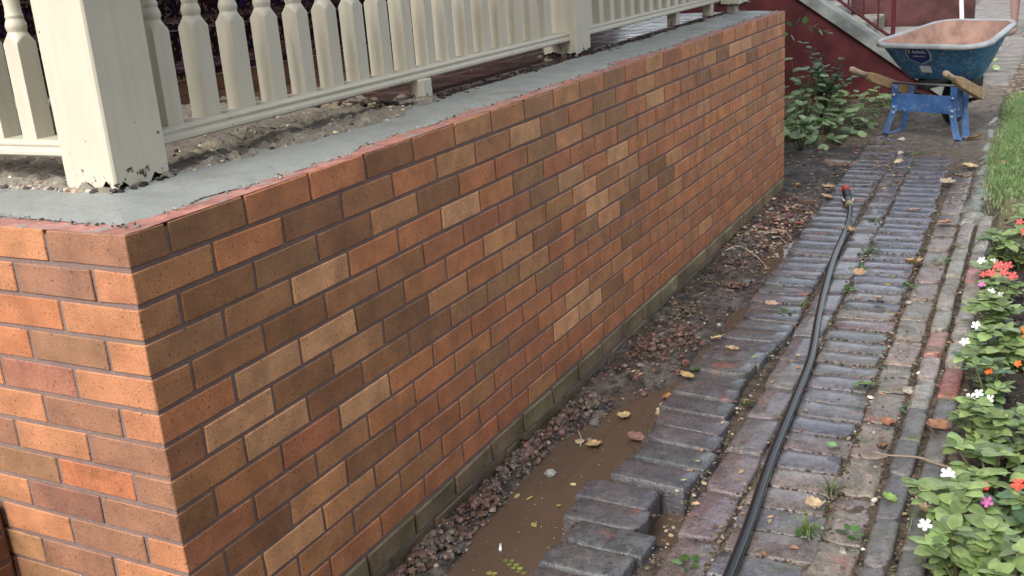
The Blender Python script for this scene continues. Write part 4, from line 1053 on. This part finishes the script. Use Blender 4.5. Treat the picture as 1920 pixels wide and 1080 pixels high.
garment('shirt', [(0, 0, .90, .19, .145), (0, 0, 1.1, .175, .14), (0, .01, 1.28, .19, .165), (0, 0, 1.42, .17, .13), (0, 0, 1.48, .09, .08)], (.25, .27, .3))
garment('shorts', [(0, 0, 1.0, .17, .15), (0, 0, .86, .205, .15), (0, 0, .78, .21, .14)], (.05, .055, .07))
for s in (-1, 1): garment('shorts_leg', [(s*.105, 0, .82, .105, .12), (s*.112, .01, .62, .10, .105)], (.05, .055, .07))
m = MB(); m.loft([[(r*math.cos(a), .005+r*1.05*math.sin(a)-.01, z) for a in np.linspace(0, 2*math.pi, 18)[:-1]] for z, r in ((1.62, .098), (1.68, .104), (1.74, .094), (1.79, .06), (1.81, .01))], c=(.04, .025, .02), smooth=True); m.build('hair', MAT['cloth'], pe, local=True)
for s in (-1, 1):
    m = MB(); m.rock((s*.032, .105, 1.655), .011, (.03, .02, .02), 3); m.build('eye', MAT['plastic'], pe, local=True)
m = MB(); m.loft([[(-.012, .105, 1.655), (.012, .105, 1.655), (0, .112, 1.66)], [(-.018, .112, 1.615), (.018, .112, 1.615), (0, .132, 1.618)]], c=(.42, .23, .2)); m.build('nose', MAT['skin'], pe, local=True)
m = MB(); m.box(-.025, .025, .100, .112, 1.585, 1.594, b=.003, c=(.3, .1, .1)); m.build('mouth', MAT['skin'], pe, local=True)

# ================================================================== PLANTS
def leaf_mesh(name, L, Wd, c, droop=.25, fold=.25, heart=False, nL=6, tip=1.0, mat='leaf'):
    m = MB(); vs = []; fs = []
    for i in range(nL+1):
        t = i/nL
        wv = Wd*(math.sin(math.pi*min(1, t**.8))**.75) if not heart else Wd*math.sqrt(max(0, 1-(2*t-1)**2))*(1.05-.25*t)
        if i == nL and not heart: wv = 0.0006
        x = L*t - (0 if not heart else .0); z = -droop*L*t*t
        for k, sx in enumerate((-1, -.55, 0, .55, 1)):
            xx = x
            if heart and t < .3: xx = x - .22*L*(1-t/.3)*(abs(sx)**.8)
            wave = .05*Wd*math.sin(i*2.6+k*1.3)
            vs.append((xx, wv*sx, z+fold*abs(wv*sx)-.30*abs(sx)**3*wv+wave))
    for i in range(nL):
        for k in range(4): fs.append((i*5+k, (i+1)*5+k, (i+1)*5+k+1, i*5+k+1))
    m.add(vs, fs, c, True)
    # the paler midrib
    return m.mesh(name, MAT[mat])
LG = [leaf_mesh('leaf', .062, .020, (.235, .335, .125), .22, .3), leaf_mesh('leaf', .070, .022, (.265, .36, .145), .35, .35), leaf_mesh('leaf', .050, .017, (.185, .275, .10), .15, .3), leaf_mesh('leaf', .040, .013, (.28, .375, .145), .2, .4)]
LD = [leaf_mesh('leaf', .050, .018, (.11, .195, .105), .3, .3), leaf_mesh('leaf', .042, .016, (.145, .25, .125), .2, .3)]
LV = [leaf_mesh('leaf', .085, .044, (.26, .37, .165), .18, .15, True), leaf_mesh('leaf', .070, .037, (.30, .415, .20), .25, .2, True), leaf_mesh('leaf', .055, .03, (.20, .31, .135), .2, .2, True)]
def petal_mesh(name, c, r=.019):
    m = MB(); n = 10
    for k in range(5):
        a0 = 2*math.pi*k/5; pts = [(0, 0, 0)]
        for j in range(n+1):
            t = j/n; a = a0+(t-.5)*1.25; rr = r*(.25+.75*math.sin(math.pi*t)**.6)*(1-.12*math.exp(-((t-.5)/.08)**2))
            pts.append((rr*math.cos(a), rr*math.sin(a), .12*rr+.0016*k*.5+.0008*math.sin(j)))
        m.add(pts, [(0, j, j+1) for j in range(1, n+1)], c, True)
    m.rock((0, 0, .002), .0022, (.5, .42, .1), 4)
    return m.mesh(name, MAT['petal'])
FLW = dict(white=petal_mesh('flower', (.72, .74, .76)), red=petal_mesh('flower', (.55, .07, .045), .021), coral=petal_mesh('flower', (.56, .10, .10), .022), pink=petal_mesh('flower', (.58, .16, .42), .017), orange=petal_mesh('flower', (.65, .14, .03), .016))
def aim(d, spin=0.0):
    # rotation taking local +X to d, local +Z as near up as possible
    ex = Vector(d).normalized(); z = Vector((0, 0, 1)); ey = z.cross(ex)
    if ey.length < .05: ey = Vector((0, 1, 0))
    ey.normalize(); ez = ex.cross(ey)
    return (Matrix((ex, ey, ez)).transposed().to_4x4() @ Matrix.Rotation(spin, 4, 'X')).to_euler()
def impatiens(x, y, label, flowers, seed, n=4, hgt=.12, spread=.07, dark=False, scale=1.0, leaves=LG):
    q = random.Random(seed); z0 = ground_at(x, y)[0]
    t = empty('impatiens_plant', (x, y, z0-.004), q.uniform(0, 6.28), label=label, cat='flower plant', group='impatiens in the flower bed')
    tops = []
    rzt = t.rotation_euler.z
    for s in range(n):
        a = 2*math.pi*s/n+q.uniform(-.4, .4); rr = spread*q.uniform(.35, 1.1); h = hgt*q.uniform(.6, 1.1)
        if s == 0: rr *= .2; h = hgt*1.1
        tp = Vector((rr*math.cos(a), rr*math.sin(a), h)); P = [Vector((0, 0, -.03)), Vector((tp.x*.3, tp.y*.3, h*.35)), Vector((tp.x*.75, tp.y*.75, h*.75)), tp]
        m = MB(); m.tube(P, [.0042, .0038, .0032, .0025], 7, (.16, .20, .08) if s % 2 else (.20, .17, .09)); m.build('stem', MAT['leaf'], t, local=True); tops.append(tp)
        k = q.randint(8, 10)
        for j in range(k):
            b = 2*math.pi*j/k+q.uniform(-.3, .3); up = q.uniform(-.05, .45) if j % 2 else q.uniform(.2, .8)
            d = Vector((math.cos(b), math.sin(b), up)); o = link(q.choice(leaves), 'leaf', t, tp+Vector((0, 0, q.uniform(-.012, .004))), aim(d, q.uniform(-.3, .3)), local=True)
            sc = q.uniform(.75, 1.15)*scale*(.72 if j % 2 == 0 else 1.05); o.scale = (sc, sc, sc)
        for j in range(5):
            b = q.uniform(0, 6.28); f = q.uniform(.35, .8); o = link(q.choice(leaves), 'leaf', t, P[0].lerp(tp, f), aim((math.cos(b), math.sin(b), q.uniform(-.1, .3))), local=True); sc = q.uniform(.6, .95)*scale; o.scale = (sc, sc, sc)
    # flowers are given in world offsets from the plant's foot
    for (c, dx, dy, dz) in flowers:
        w = Matrix.Rotation(-rzt, 3, 'Z') @ Vector((dx, dy, dz)); fr = Vector((-.35, -.75, .75)); fr = Matrix.Rotation(-rzt, 3, 'Z') @ fr
        o = link(FLW[c], 'flower', t, w, (fr+Vector((q.uniform(-.4, .4), q.uniform(-.4, .4), q.uniform(-.1, .3)))).to_track_quat('Z', 'Y').to_euler(), local=True); sc = q.uniform(.75, .98); o.scale = (sc, sc, sc)
    return t
IMP = [
 (1.265, .93, 'big leafy impatiens with one white flower at the near end of the bed', [('white', -.075, .05, .115), ('white', -.03, .085, .10)], 5, .12, .085),
 (1.375, .90, 'leafy impatiens without flowers at the near outer end of the bed', [], 4, .12, .08),
 (1.245, 1.13, 'impatiens with violet and white flowers beside a dry slender leaf', [('pink', .035, .02, .12), ('pink', .06, .0, .115), ('pink', .03, -.02, .10), ('white', -.055, -.01, .105), ('white', -.035, .10, .12), ('white', -.03, .13, .10)], 4, .125, .06),
 (1.375, 1.17, 'small leaved impatiens with one vivid red flower facing the path', [('red', -.01, .0, .155), ('red', -.085, .03, .12)], 4, .12, .07),
 (1.305, 1.37, 'impatiens with broad pale leaves and no flower behind the twig', [('white', -.085, .01, .07), ('white', -.05, -.07, .06)], 4, .13, .065),
 (1.245, 1.63, 'tall impatiens with white flowers on top next to the rotten edging', [('white', .03, .02, .165), ('white', .0, .05, .165), ('white', -.02, .06, .145)], 4, .135, .05),
 (1.365, 1.60, 'bushy green impatiens behind the tall white flowered one', [], 4, .125, .075),
 (1.255, 1.98, 'dark leaved impatiens with one tiny orange flower', [('orange', -.0, -.02, .115), ('orange', .075, .08, .11)], 4, .12, .065),
 (1.245, 2.22, 'impatiens with a white flower leaning over the edging bricks', [('white', -.075, -.02, .10), ('white', -.05, .06, .13)], 4, .125, .055),
 (1.335, 2.28, 'impatiens with an orange flower at the outer edge of the bed', [('orange', .0, .02, .15), ('orange', .01, -.02, .145)], 3, .12, .06),
 (1.225, 2.55, 'spiky leaved impatiens between two white blooms', [('white', -.05, .05, .10), ('white', -.01, .10, .13), ('white', .02, .11, .115)], 4, .12, .05),
 (1.225, 2.86, 'impatiens with a bunch of coral and pink flowers', [('coral', -.02, -.02, .14), ('coral', .02, -.02, .145), ('coral', .0, .03, .155), ('coral', .05, -.01, .13), ('pink', -.05, -.04, .10), ('coral', .03, .05, .15), ('coral', -.045, -.01, .13)], 2, .09, .05),
 (1.185, 3.10, 'small impatiens with white flowers next to the coral bunch', [('white', -.03, .0, .105), ('white', .01, .01, .10), ('white', .035, -.01, .085)], 2, .08, .04),
 (1.20, 3.42, 'large green impatiens with white blooms at the far end of the edging', [('white', -.06, -.02, .10), ('white', -.05, .03, .12)], 5, .13, .07),
 (1.29, 3.40, 'impatiens with coral red flowers near the lawn', [('coral', .0, -.02, .165), ('coral', -.02, .04, .19), ('coral', .02, .05, .19)], 3, .14, .06),
 (1.30, 3.85, 'pale green impatiens closest to the lawn', [], 4, .13, .06),
]
for i, (x, y, lb, fl, n, h, sp) in enumerate(IMP): impatiens(x, y, lb, fl, 50+i, n+3, h*1.05, sp*1.4, scale=.98, leaves=(LG if i not in (3, 7) else [LG[2], LG[3], LD[0]]))
# weeds behind: heart leaved clumps, a dark shrub, a sprig over the wall end
def clump(x, y, label, n, h, sp, seed, leaves=LV, cat='plant', group='heart leaved weeds by the red wall', name='heart_leaved_weed', sc0=1.0):
    q = random.Random(seed); z0 = ground_at(x, y)[0]; t = empty(name, (x, y, z0), 0, label=label, cat=cat, group=group)
    for j in range(n):
        a = q.uniform(0, 6.28); r = sp*math.sqrt(q.random()); hh = h*q.uniform(.35, 1.1)*(1.15-.5*r/sp); tp = Vector((r*math.cos(a), r*math.sin(a), hh))
        m = MB(); m.tube([Vector((tp.x*.15, tp.y*.15, -.01)), Vector((tp.x*.6, tp.y*.6, hh*.6)), tp], .0016, 5, (.12, .17, .06)); m.build('stem', MAT['leaf'], t, local=True)
        d = Vector((math.cos(a)*.8+q.uniform(-.3, .3), math.sin(a)*.8-.45, q.uniform(-.35, .25))); o = link(q.choice(leaves), 'leaf', t, tp, aim(d, q.uniform(-.4, .4)), local=True); s = q.uniform(.65, 1.2)*sc0; o.scale = (s, s, s)
    return t
for i, (x, y, n, h, sp, lb) in enumerate([
  (-.10, 6.35, 20, .14, .15, 'light green heart leaved clump in front of the others'), (.05, 6.75, 14, .14, .14, 'heart leaved clump nearest the wheelbarrow'),
  (-.30, 6.55, 18, .20, .15, 'tall heart leaved clump beside the brick wall end'), (-.34, 6.15, 10, .12, .10, 'low weed at the foot of the brick wall corner'),
  (-.12, 7.05, 16, .18, .16, 'heart leaved clump under the dark shrub'), (.24, 7.25, 10, .14, .10, 'small broad leaved weed behind the wheelbarrow handle'),
  (-.05, 6.02, 9, .06, .09, 'sparse low weed at the edge of the bare soil'), (.17, 6.42, 9, .06, .09, 'sparse low weed beside the near barrow leg')]): clump(x, y, lb, int(n*1.5), h, sp*1.15, 200+i)
q = random.Random(61)
sh = empty('dark_shrub', (-.26, 7.1, 0), label='glossy dark leaved shrub against the dark red wall', cat='shrub')
tips = []
for s in range(17):
    a = q.uniform(0, 6.28); tp = Vector((.02+q.gauss(.05, .15), -.15+q.gauss(0, .11), q.uniform(.2, .56))); m = MB(); md = Vector((tp.x*.3, tp.y*.4, tp.z*.55))
    m.tube([Vector((0, 0, 0)), md, tp], [.006, .004, .002], 6, (.09, .075, .045)); m.build('branch', MAT['leaf'], sh, local=True)
    for j in range(16):
        f = .35+.65*j/15; p = md.lerp(tp, max(0, (f-.35)/.65)); b = j*2.4+q.uniform(-.4, .4); o = link(q.choice(LD), 'leaf', sh, p, aim((math.cos(b), math.sin(b), q.uniform(.1, .9)), q.uniform(-.3, .3)), local=True); s_ = q.uniform(.8, 1.35); o.scale = (s_, s_, s_)
sp_ = empty('leafy_sprig', (-.05, 5.35, .75), label='thin sprig of round leaves reaching past the top of the brick wall end', cat='plant')
m = MB(); SP = [Vector((-.35, .25, -.72)), Vector((-.25, .15, -.2)), Vector((-.12, .05, .04)), Vector((-.02, 0, .10)), Vector((.08, 0, .08)), Vector((.16, 0, .045))]; m.tube(SP, [.004, .0035, .003, .0025, .002, .0012], 6, (.13, .15, .06)); m.build('stem', MAT['leaf'], sp_, local=True)
LS = leaf_mesh('leaf', .045, .019, (.085, .19, .06), .15, .2)
for j, (px, pz, dx, dz) in enumerate([(-.05, .09, -.3, .5), (-.02, .10, .3, .7), (.03, .10, .1, .8), (.05, .085, .6, -.5), (.08, .08, .6, .6), (.11, .065, .5, -.6), (.14, .05, 1, .3), (.16, .045, .9, -.1), (-.05, .04, .4, -.5), (-.01, .0, .7, -.2), (.02, -.01, .8, .1), (-.08, .05, -.5, -.4)]):
    o = link(LS, 'leaf', sp_, (px, q.uniform(-.02, .02), pz), aim((dx, q.uniform(-.5, 0), dz), q.uniform(-.5, .5)), local=True); s_ = q.uniform(.8, 1.15); o.scale = (s_,)*3
for i, (x, y, n, h, sp, lb) in enumerate([(-.14, 5.80, 22, .30, .11, 'leafy weed standing against the far corner of the brick wall'), (-.30, 6.6, 34, .58, .17, 'bushy pale weed between the brick wall corner and the dark shrub'), (.10, 7.6, 16, .16, .16, 'heart leaved clump at the foot of the red wall beside the barrow'), (-.2, 7.6, 18, .2, .16, 'heart leaved clump at the foot of the red wall behind the shrub')]): clump(x, y, lb, n, h, sp, 240+i)
clump(-.30, 5.15, 'leafy plant growing behind the far end of the cement capped wall', 26, 1.06, .14, 260, leaves=[LV[1], LV[2], LS], name='wall_side_plant', group=None)
clump(.62, 9.7, 'green ground plant beside the pipe and the flagstones', 22, .22, .20, 270, leaves=[LV[1], LV[2]], name='path_side_plant', group=None)
# small weeds and grass tufts in the joints
def tuft(x, y, label, n, h, seed):
    q = random.Random(seed); t = empty('grass_tuft', (x, y, -.012), 0, label=label, cat='grass tuft', group='grass tufts in the path joints'); m = MB()
    for j in range(n):
        a = q.uniform(0, 6.28); l = h*q.uniform(.5, 1.2); dx, dy = math.cos(a), math.sin(a); w = .0012; out = q.uniform(.35, 1.2)
        P = [Vector((dx*.006, dy*.006, 0)), Vector((dx*l*.3*out, dy*l*.3*out, l*.6)), Vector((dx*l*.75*out, dy*l*.75*out, l*.75)), Vector((dx*l*1.1*out, dy*l*1.1*out, l*.55))]
        vs = []
        for k, p in enumerate(P): ww = w*(1, 1, .8, .2)[k]; vs += [p+Vector((-dy*ww, dx*ww, 0)), p+Vector((dy*ww, -dx*ww, 0))]
        m.add(vs, [(2*k, 2*k+1, 2*k+3, 2*k+2) for k in range(3)], jc((.13, .19, .06), .3, q))
    o = m.build('blades', MAT['leaf'], t, local=True); o['kind'] = 'stuff'
for i, (p, lb, n, h) in enumerate([((0.936, 1.262), 'upright grass tuft beside the sandy fourth brick row', 34, .055), ((0.922, 1.043), 'sprawling grass tuft nearest the camera beside the hose', 46, .062), ((0.592, 1.740), 'short grass tuft in the gap left of the hose', 18, .035), ((0.557, 2.696), 'weedy tuft right of the hose on the middle of the path', 16, .035), ((1.142, 1.132), 'thin grass shoots between the two edging rows', 12, .06)]): tuft(p[0], p[1], lb, n, h, 300+i)
LW = [leaf_mesh('leaf', .020, .0085, (.085, .17, .05), .2, .3), leaf_mesh('leaf', .026, .010, (.10, .2, .055), .25, .3)]
def weed(x, y, label, n, seed, sp=.018):
    q = random.Random(seed); t = empty('small_weed', (x, y, -.004), 0, label=label, cat='weed', group='small weeds in the path joints')
    for j in range(n):
        a = j*2.4+q.uniform(-.4, .4); r = sp*q.random(); o = link(q.choice(LW), 'leaf', t, (r*math.cos(a), r*math.sin(a), .004+.008*q.random()), aim((math.cos(a), math.sin(a), q.uniform(.0, .8)), q.uniform(-.3, .3)), local=True); s = q.uniform(.6, 1.15); o.scale = (s, s, s)
for i, (p, lb, n, sp) in enumerate([((1.017, 1.078), 'small bright weed by the near edging row', 10, .02), ((0.529, 2.573), 'weed cluster in the gap just left of the hose', 14, .03), ((0.670, 3.481), 'weeds between the blue grey bricks and the narrow row', 16, .05), ((0.679, 3.209), 'low weeds right of the hose beside a tan leaf', 14, .04), ((0.684, 2.913), 'weed beside the flat tan leaf', 10, .025), ((0.902, 3.018), 'weed at the end of a wet brick in the third row', 10, .025), ((1.002, 3.406), 'weeds along the far edging bricks', 16, .05), ((0.897, 1.971), 'tiny weed on the joint of the third row', 6, .012), ((1.046, 1.830), 'weed growing out of the rotten edging', 9, .02), ((1.069, 2.384), 'white budded weed between the edging rows', 9, .025), ((0.907, 1.045), 'tiny weed left of the hose', 5, .01), ((0.700, 0.815), 'bright weed on the pink brick near the puddle', 6, .015), ((0.614, 4.015), 'weed in the joint beyond the hose end', 10, .03), ((0.021, 4.765), 'light green weed at the far foot of the brick wall', 8, .025), ((0.099, 5.640), 'flat weeds on the bare earth past the wall end', 14, .07), ((0.272, 5.405), 'weeds beside the half buried brick', 12, .06), ((0.593, 5.691), 'weeds in the dirt before the barrow', 14, .06), ((0.354, 1.941), 'tiny sprout on the wet brick row', 4, .008), ((1.321, 1.054), 'seedling under the flower plants', 8, .03)]): weed(p[0], p[1], lb, n, 330+i, sp)

# ================================================================== FALLEN LEAVES, TWIGS, ODDMENTS
def dry_leaf(p, label, L, Wd, c, seed, z=.008, curl=1.0, group='fallen leaves on the path', name='fallen_leaf'):
    q = random.Random(seed); m = MB(); n = 8; vs = []; fs = []
    for i in range(n+1):
        t = i/n; wv = Wd*math.sin(math.pi*t)**.7*(1+.22*math.sin(i*3.1+seed)) if 0 < i < n else .001
        for k, sx in enumerate((-1, -.5, 0, .5, 1)): vs.append((L*(t-.5), wv*sx, curl*(.55*abs(sx)**1.5*wv+.20*L*(2*t-1)**2*q.uniform(.6, 1.3)+.10*Wd*math.sin(i*1.9+k*2.1+seed))))
    for i in range(n):
        for k in range(4): fs.append((i*5+k, (i+1)*5+k, (i+1)*5+k+1, i*5+k+1))
    m.add(vs, fs, c, True); o = m.build(name, MAT['dry'], None, (p[0], p[1], z), (q.uniform(-.25, .25), q.uniform(-.25, .25), q.uniform(0, 6.28)))
    return tag(o, label, 'leaf', group)
DL = [((0.889, 3.283), 'big crumpled tan leaf on the far wet bricks', .095, .036, (.42, .30, .17), 1.3), ((0.693, 3.104), 'flat pinkish tan leaf right of the hose', .075, .026, (.40, .27, .17), .6), ((0.449, 2.628), 'pale star shaped leaf on the wet brick row', .06, .024, (.40, .27, .20), .7), ((0.433, 2.127), 'small lobed tan leaf on the wet brick row', .05, .022, (.40, .28, .17), .8),
 ((0.909, 1.167), 'square tan leaf scrap left of the grass tuft', .045, .022, (.45, .33, .20), .6), ((1.013, 1.685), 'reddish brown leaf on the mossy bricks', .055, .022, (.26, .12, .07), 1.0), ((1.144, 1.703), 'broad brown leaf on the rotten edging by the flowers', .075, .030, (.22, .11, .065), 1.0), ((1.024, 1.523), 'rolled dark brown leaf beside the twig', .06, .016, (.15, .09, .05), 1.6), ((1.166, 1.219), 'slender dry leaf standing at the flower bed edge', .075, .018, (.44, .33, .20), 1.5),
 ((0.773, 4.208), 'salmon coloured leaf on the blue grey bricks', .07, .022, (.48, .28, .18), .6), ((0.938, 3.987), 'orange leaf near the grey edge stones', .08, .028, (.46, .26, .13), .7), ((0.919, 4.995), 'curled tan leaf where the path meets the lawn', .10, .03, (.42, .30, .18), .8), ((0.942, 5.285), 'pale tan leaf beside the brown stem', .09, .03, (.46, .35, .21), .8), ((0.864, 4.852), 'light grey brown leaf before the lawn edge', .10, .035, (.40, .33, .25), .7), ((0.893, 6.168), 'brown leaf beside the barrow foot', .13, .03, (.34, .20, .10), .9),
 ((0.548, 5.327), 'small pale leaf in the middle of the far path', .06, .03, (.5, .42, .3), 1.2), ((0.106, 4.614), 'yellow brown leaf on the black mud', .07, .03, (.40, .27, .12), 1.2), ((0.273, 4.627), 'tan leaf left of the red hose tip', .08, .03, (.42, .30, .18), .9), ((0.308, 4.403), 'dry leaf on the brick edge below the hose tip', .07, .026, (.40, .27, .17), .9), ((0.282, 3.844), 'dark red leaf scrap on the debris heap', .065, .03, (.23, .075, .05), .5),
 ((1.165, 1.301), 'tiny rust leaf between the edging bricks', .03, .012, (.30, .15, .09), .8), ((0.923, 1.172), 'thin dry straw by the square leaf scrap', .05, .006, (.5, .4, .25), .3), ((0.532, 3.765), 'papery tan leaf beside the hose collar', .075, .03, (.42, .28, .16), .8), ((1.104, 5.395), 'brown leaf lying on the lawn', .06, .03, (.42, .24, .13), .5), ((0.820, 2.793), 'grey tan leaf on the dark wet brick', .05, .02, (.34, .28, .22), 1.0)]
for i, (p, lb, L, w, c, cu) in enumerate(DL): dry_leaf(p, lb, L, w, c, i+1, .014 if p[1] < 4.3 else .016, cu)
for i, (p, lb, L, w, c, zz) in enumerate([((0.305, 1.844), 'orange leaf stranded at the top of the puddle', .085, .026, (.40, .19, .07), -.030), ((0.358, 1.861), 'yellow tan leaf against the brick at the puddle edge', .07, .02, (.42, .30, .14), -.012), ((0.314, 1.733), 'pale folded leaf half in the puddle', .085, .018, (.48, .38, .22), -.034), ((0.199, 1.441), 'tan leaf at the edge of the muddy heap', .06, .024, (.42, .29, .14), -.03), ((0.301, 1.526), 'purplish brown leaf floating in the puddle', .06, .028, (.22, .12, .10), -.040), ((0.209, 1.664), 'yellow leaf on the wet debris bank', .055, .022, (.44, .34, .16), -.03), ((0.352, 2.227), 'dry yellow leaf at the edge of the brick row', .06, .018, (.42, .34, .18), -.015)]): dry_leaf(p, lb, L, w, c, i+40, (max(ground_at(*p)[0], WATER)+.006 if p[0] < .33 else .012), .6, 'fallen leaves in the trench')
for i, (p, lb, L, w, c) in enumerate([((0.908, 1.948), 'curled green leaf fallen on the third brick row', .06, .026, (.11, .18, .05)), ((0.893, 1.499), 'small oval green leaf on the reddish brick', .034, .013, (.17, .28, .14)), ((0.826, 2.970), 'yellow round leaf on the dark wet brick', .022, .010, (.42, .42, .07)), ((0.891, 2.624), 'tiny mustard leaf at a brick end', .02, .009, (.42, .30, .05)), ((1.079, 1.256), 'green leaf pair on the grey edging bricks', .045, .016, (.2, .32, .09)), ((0.526, 2.078), 'tiny pale green leaf on the wet brick row', .018, .009, (.3, .38, .16)), ((0.572, 1.173), 'lime scrap on the corner of a loose brick', .016, .008, (.38, .44, .14)), ((0.574, 1.288), 'lime scrap between the loose bricks', .014, .008, (.38, .44, .12)), ((0.305, 1.053), 'pale green scrap on the submerged brick', .016, .008, (.45, .5, .2))]): dry_leaf(p, lb, L, w, c, i+60, .018, .4, 'green leaves fallen on the path')
def sprig(p, label, n, rz, c, seed):
    t = empty('floating_sprig', (p[0], p[1], WATER+.001), rz, label=label, cat='sprig', group='leaf sprigs floating in the puddle'); q = random.Random(seed); L_ = leaf_mesh('leaf', .017, .0075, c, .02, .0)
    m = MB(); m.tube([(0, 0, .001), (.02*n*.5, .004, .0015), (.0115*n, 0, .001)], .0006, 5, (.2, .2, .08)); m.build('stem', MAT['leaf'], t, local=True)
    for j in range(n):
        s = 1 if j % 2 else -1; o = link(L_, 'leaf', t, (.0105*j+.004, 0, .002), (0, 0, s*1.0+q.uniform(-.2, .2)), local=True); k = q.uniform(.8, 1.1); o.scale = (k, k, k)
sprig((0.230, 0.796), 'green sprig of paired round leaves floating in the brown puddle', 8, -.62, (.27, .33, .08), 1); sprig((0.217, 0.733), 'yellowing leaf sprig floating nearest the rubble', 5, -.7, (.32, .30, .10), 2)
for i, (p, lb) in enumerate([((0.113, 1.087), 'lone yellow leaf floating in the middle of the puddle'), ((0.152, 1.088), 'second yellow leaf floating close to the tan one'), ((0.226, 0.964), 'dark yellow leaf floating by the near loose bricks'), ((0.246, 1.079), 'bright yellow leaf beside the first loose brick'), ((0.298, 0.635), 'yellow leaf floating at the bottom of the puddle')]): dry_leaf(p, lb, .022, .007, (.34, .29, .10), i+80, WATER+.002, .15, 'small leaves floating in the puddle')
ck = empty('white_stick', (0, 0, 0), label='short white paper stick floating in the brown puddle', cat='paper stick'); m = MB(); a = (0.188, 0.833); m.tube([(a[0]-.001, a[1]+.013, WATER+.003), (a[0]+.012, a[1]-.012, WATER+.003)], .0042, 8, (.75, .74, .72)); m.build('stick', MAT['plastic'], ck)
def twig(P, r, c, label, z=.012):
    o = MB(); pts = [Vector((p[0], p[1], (max(ground_at(p[0], p[1])[0], WATER)+r+.004) if p[0] < .36 else z)) for p in P]; o.tube(spline([tuple(p) for p in pts], 4), [r*(1-.5*k/(4*(len(pts)-1))) for k in range(4*(len(pts)-1)+1)], 7, c); return tag(o.build('twig', MAT['wood']), label, 'twig', 'twigs and stems on the ground')
twig([(1.204, 1.441), (1.153, 1.461), (1.121, 1.475), (1.079, 1.470), (1.042, 1.463), (1.013, 1.473)], .0042, (.24, .19, .14), 'grey twig lying across the two edging rows', .030)
twig([(1.002, 5.522), (0.930, 5.328), (0.843, 5.183), (0.747, 5.141)], .004, (.16, .09, .06), 'thin brown stem lying on the path by the lawn', .02)
twig([(0.036, 3.428), (0.079, 3.503), (0.167, 3.457), (0.251, 3.350)], .0035, (.50, .44, .33), 'bent pale root on the wet debris bank', .0)
twig([(0.041, 3.641), (0.041, 3.806), (0.058, 3.928)], .003, (.50, .44, .33), 'pale straw against the mossy brick course', -.005)
twig([(0.127, 3.782), (0.151, 3.881), (0.199, 3.901), (0.250, 3.848)], .003, (.45, .38, .27), 'arched pale root near the far end of the wall', .012)
twig([(0.093, 3.067), (0.139, 3.006), (0.182, 2.939)], .0025, (.48, .42, .32), 'short straw in the black mud', -.01)
twig([(0.859, 2.714), (0.834, 2.732), (0.812, 2.745)], .0015, (.12, .08, .06), 'thin stalk on the dark wet brick', .008)
twig([(0.113, 1.518), (0.144, 1.470), (0.162, 1.421)], .0018, (.55, .5, .42), 'short white root on the rubble heap', -.03)
def stone(p, r, c, label, seed, z=0.0, flat=.7):
    m = MB(); m.rock((0, 0, 0), r*.8, c, seed, flat*.8); o = m.build('loose_stone', MAT['stone'], None, (p[0], p[1], max(ground_at(*p)[0], WATER)+r*.2 if p[0] < .34 else z)); return tag(o, label, 'stone', 'loose stones beside the wall and path')
for i, (p, r, c, lb, z) in enumerate([((0.147, 1.455), .020, (.40, .32, .22), 'beige stone at the foot of the mossy bricks', -.035), ((0.166, 1.482), .012, (.20, .17, .15), 'grey pebble beside the beige stone', -.04), ((0.137, 1.589), .030, (.14, .135, .135), 'grey stone by the puddle bank', -.045), ((0.150, 1.237), .026, (.30, .31, .30), 'pale grey stone at the water edge', -.045), ((0.133, 2.027), .022, (.22, .20, .18), 'round grey stone on the debris bank', -.03), ((0.128, 0.585), .022, (.48, .39, .26), 'yellow stone at the bottom of the rubble', -.045), ((0.165, 3.044), .022, (.25, .26, .27), 'light grey stone in the black mud', -.015), ((0.231, 3.076), .028, (.13, .15, .15), 'greenish clay lump in the black mud', -.02), ((0.206, 4.045), .030, (.26, .25, .23), 'flat grey stone in the red debris', .0), ((0.923, 2.827), .020, (.36, .34, .31), 'pale stone at the brick ends', .0), ((1.033, 1.992), .026, (.34, .31, .26), 'flat tan stone beside the sandy bricks', -.004), ((1.049, 2.118), .018, (.62, .62, .60), 'white stone chip near the edging', .004), ((1.013, 0.997), .018, (.36, .32, .27), 'tan stone near the foreground edging', -.004), ((0.933, 1.892), .013, (.58, .55, .49), 'white pebble next to the curled green leaf', .002), ((0.505, 5.682), .03, (.5, .45, .36), 'cream pebble on the far bare path', .012), ((0.455, 6.133), .03, (.6, .57, .5), 'white pebble beside the barrow leg', .014), ((1.044, 1.258), .014, (.6, .58, .52), 'cream chip beside the edging bricks', .004)]): stone(p, r, c, lb, i+10, z)
bk = MB(); a = (0.204, 5.430); paver(bk, 0, 0, .22, .10, 0, 0, (.16, .10, .075), 4400); tag(bk.build('stray_brick', MAT['paver'], None, (a[0], a[1], .006), (0, .03, -.15)), 'half buried brown brick in the bare earth past the wall', 'brick')
# pale plaster crumbs and red chips at the far end of the trench
q = random.Random(123); cr = MB()
for i in range(380):
    x, y = q.gauss(.14, .06), q.gauss(3.95, .28)
    if x < .01 or x > .36: continue
    h = ground_at(x, y)[0]; c = q.choice([(.42, .34, .24), (.50, .43, .32), (.28, .11, .08), (.20, .12, .09), (.35, .3, .25)]); cr.rock((x, y, max(h, WATER)+.004), q.uniform(.003, .014), jc(c, .25, q), i+70000, .5)
tag(cr.build('plaster_crumbs', MAT['stone']), kind='stuff')
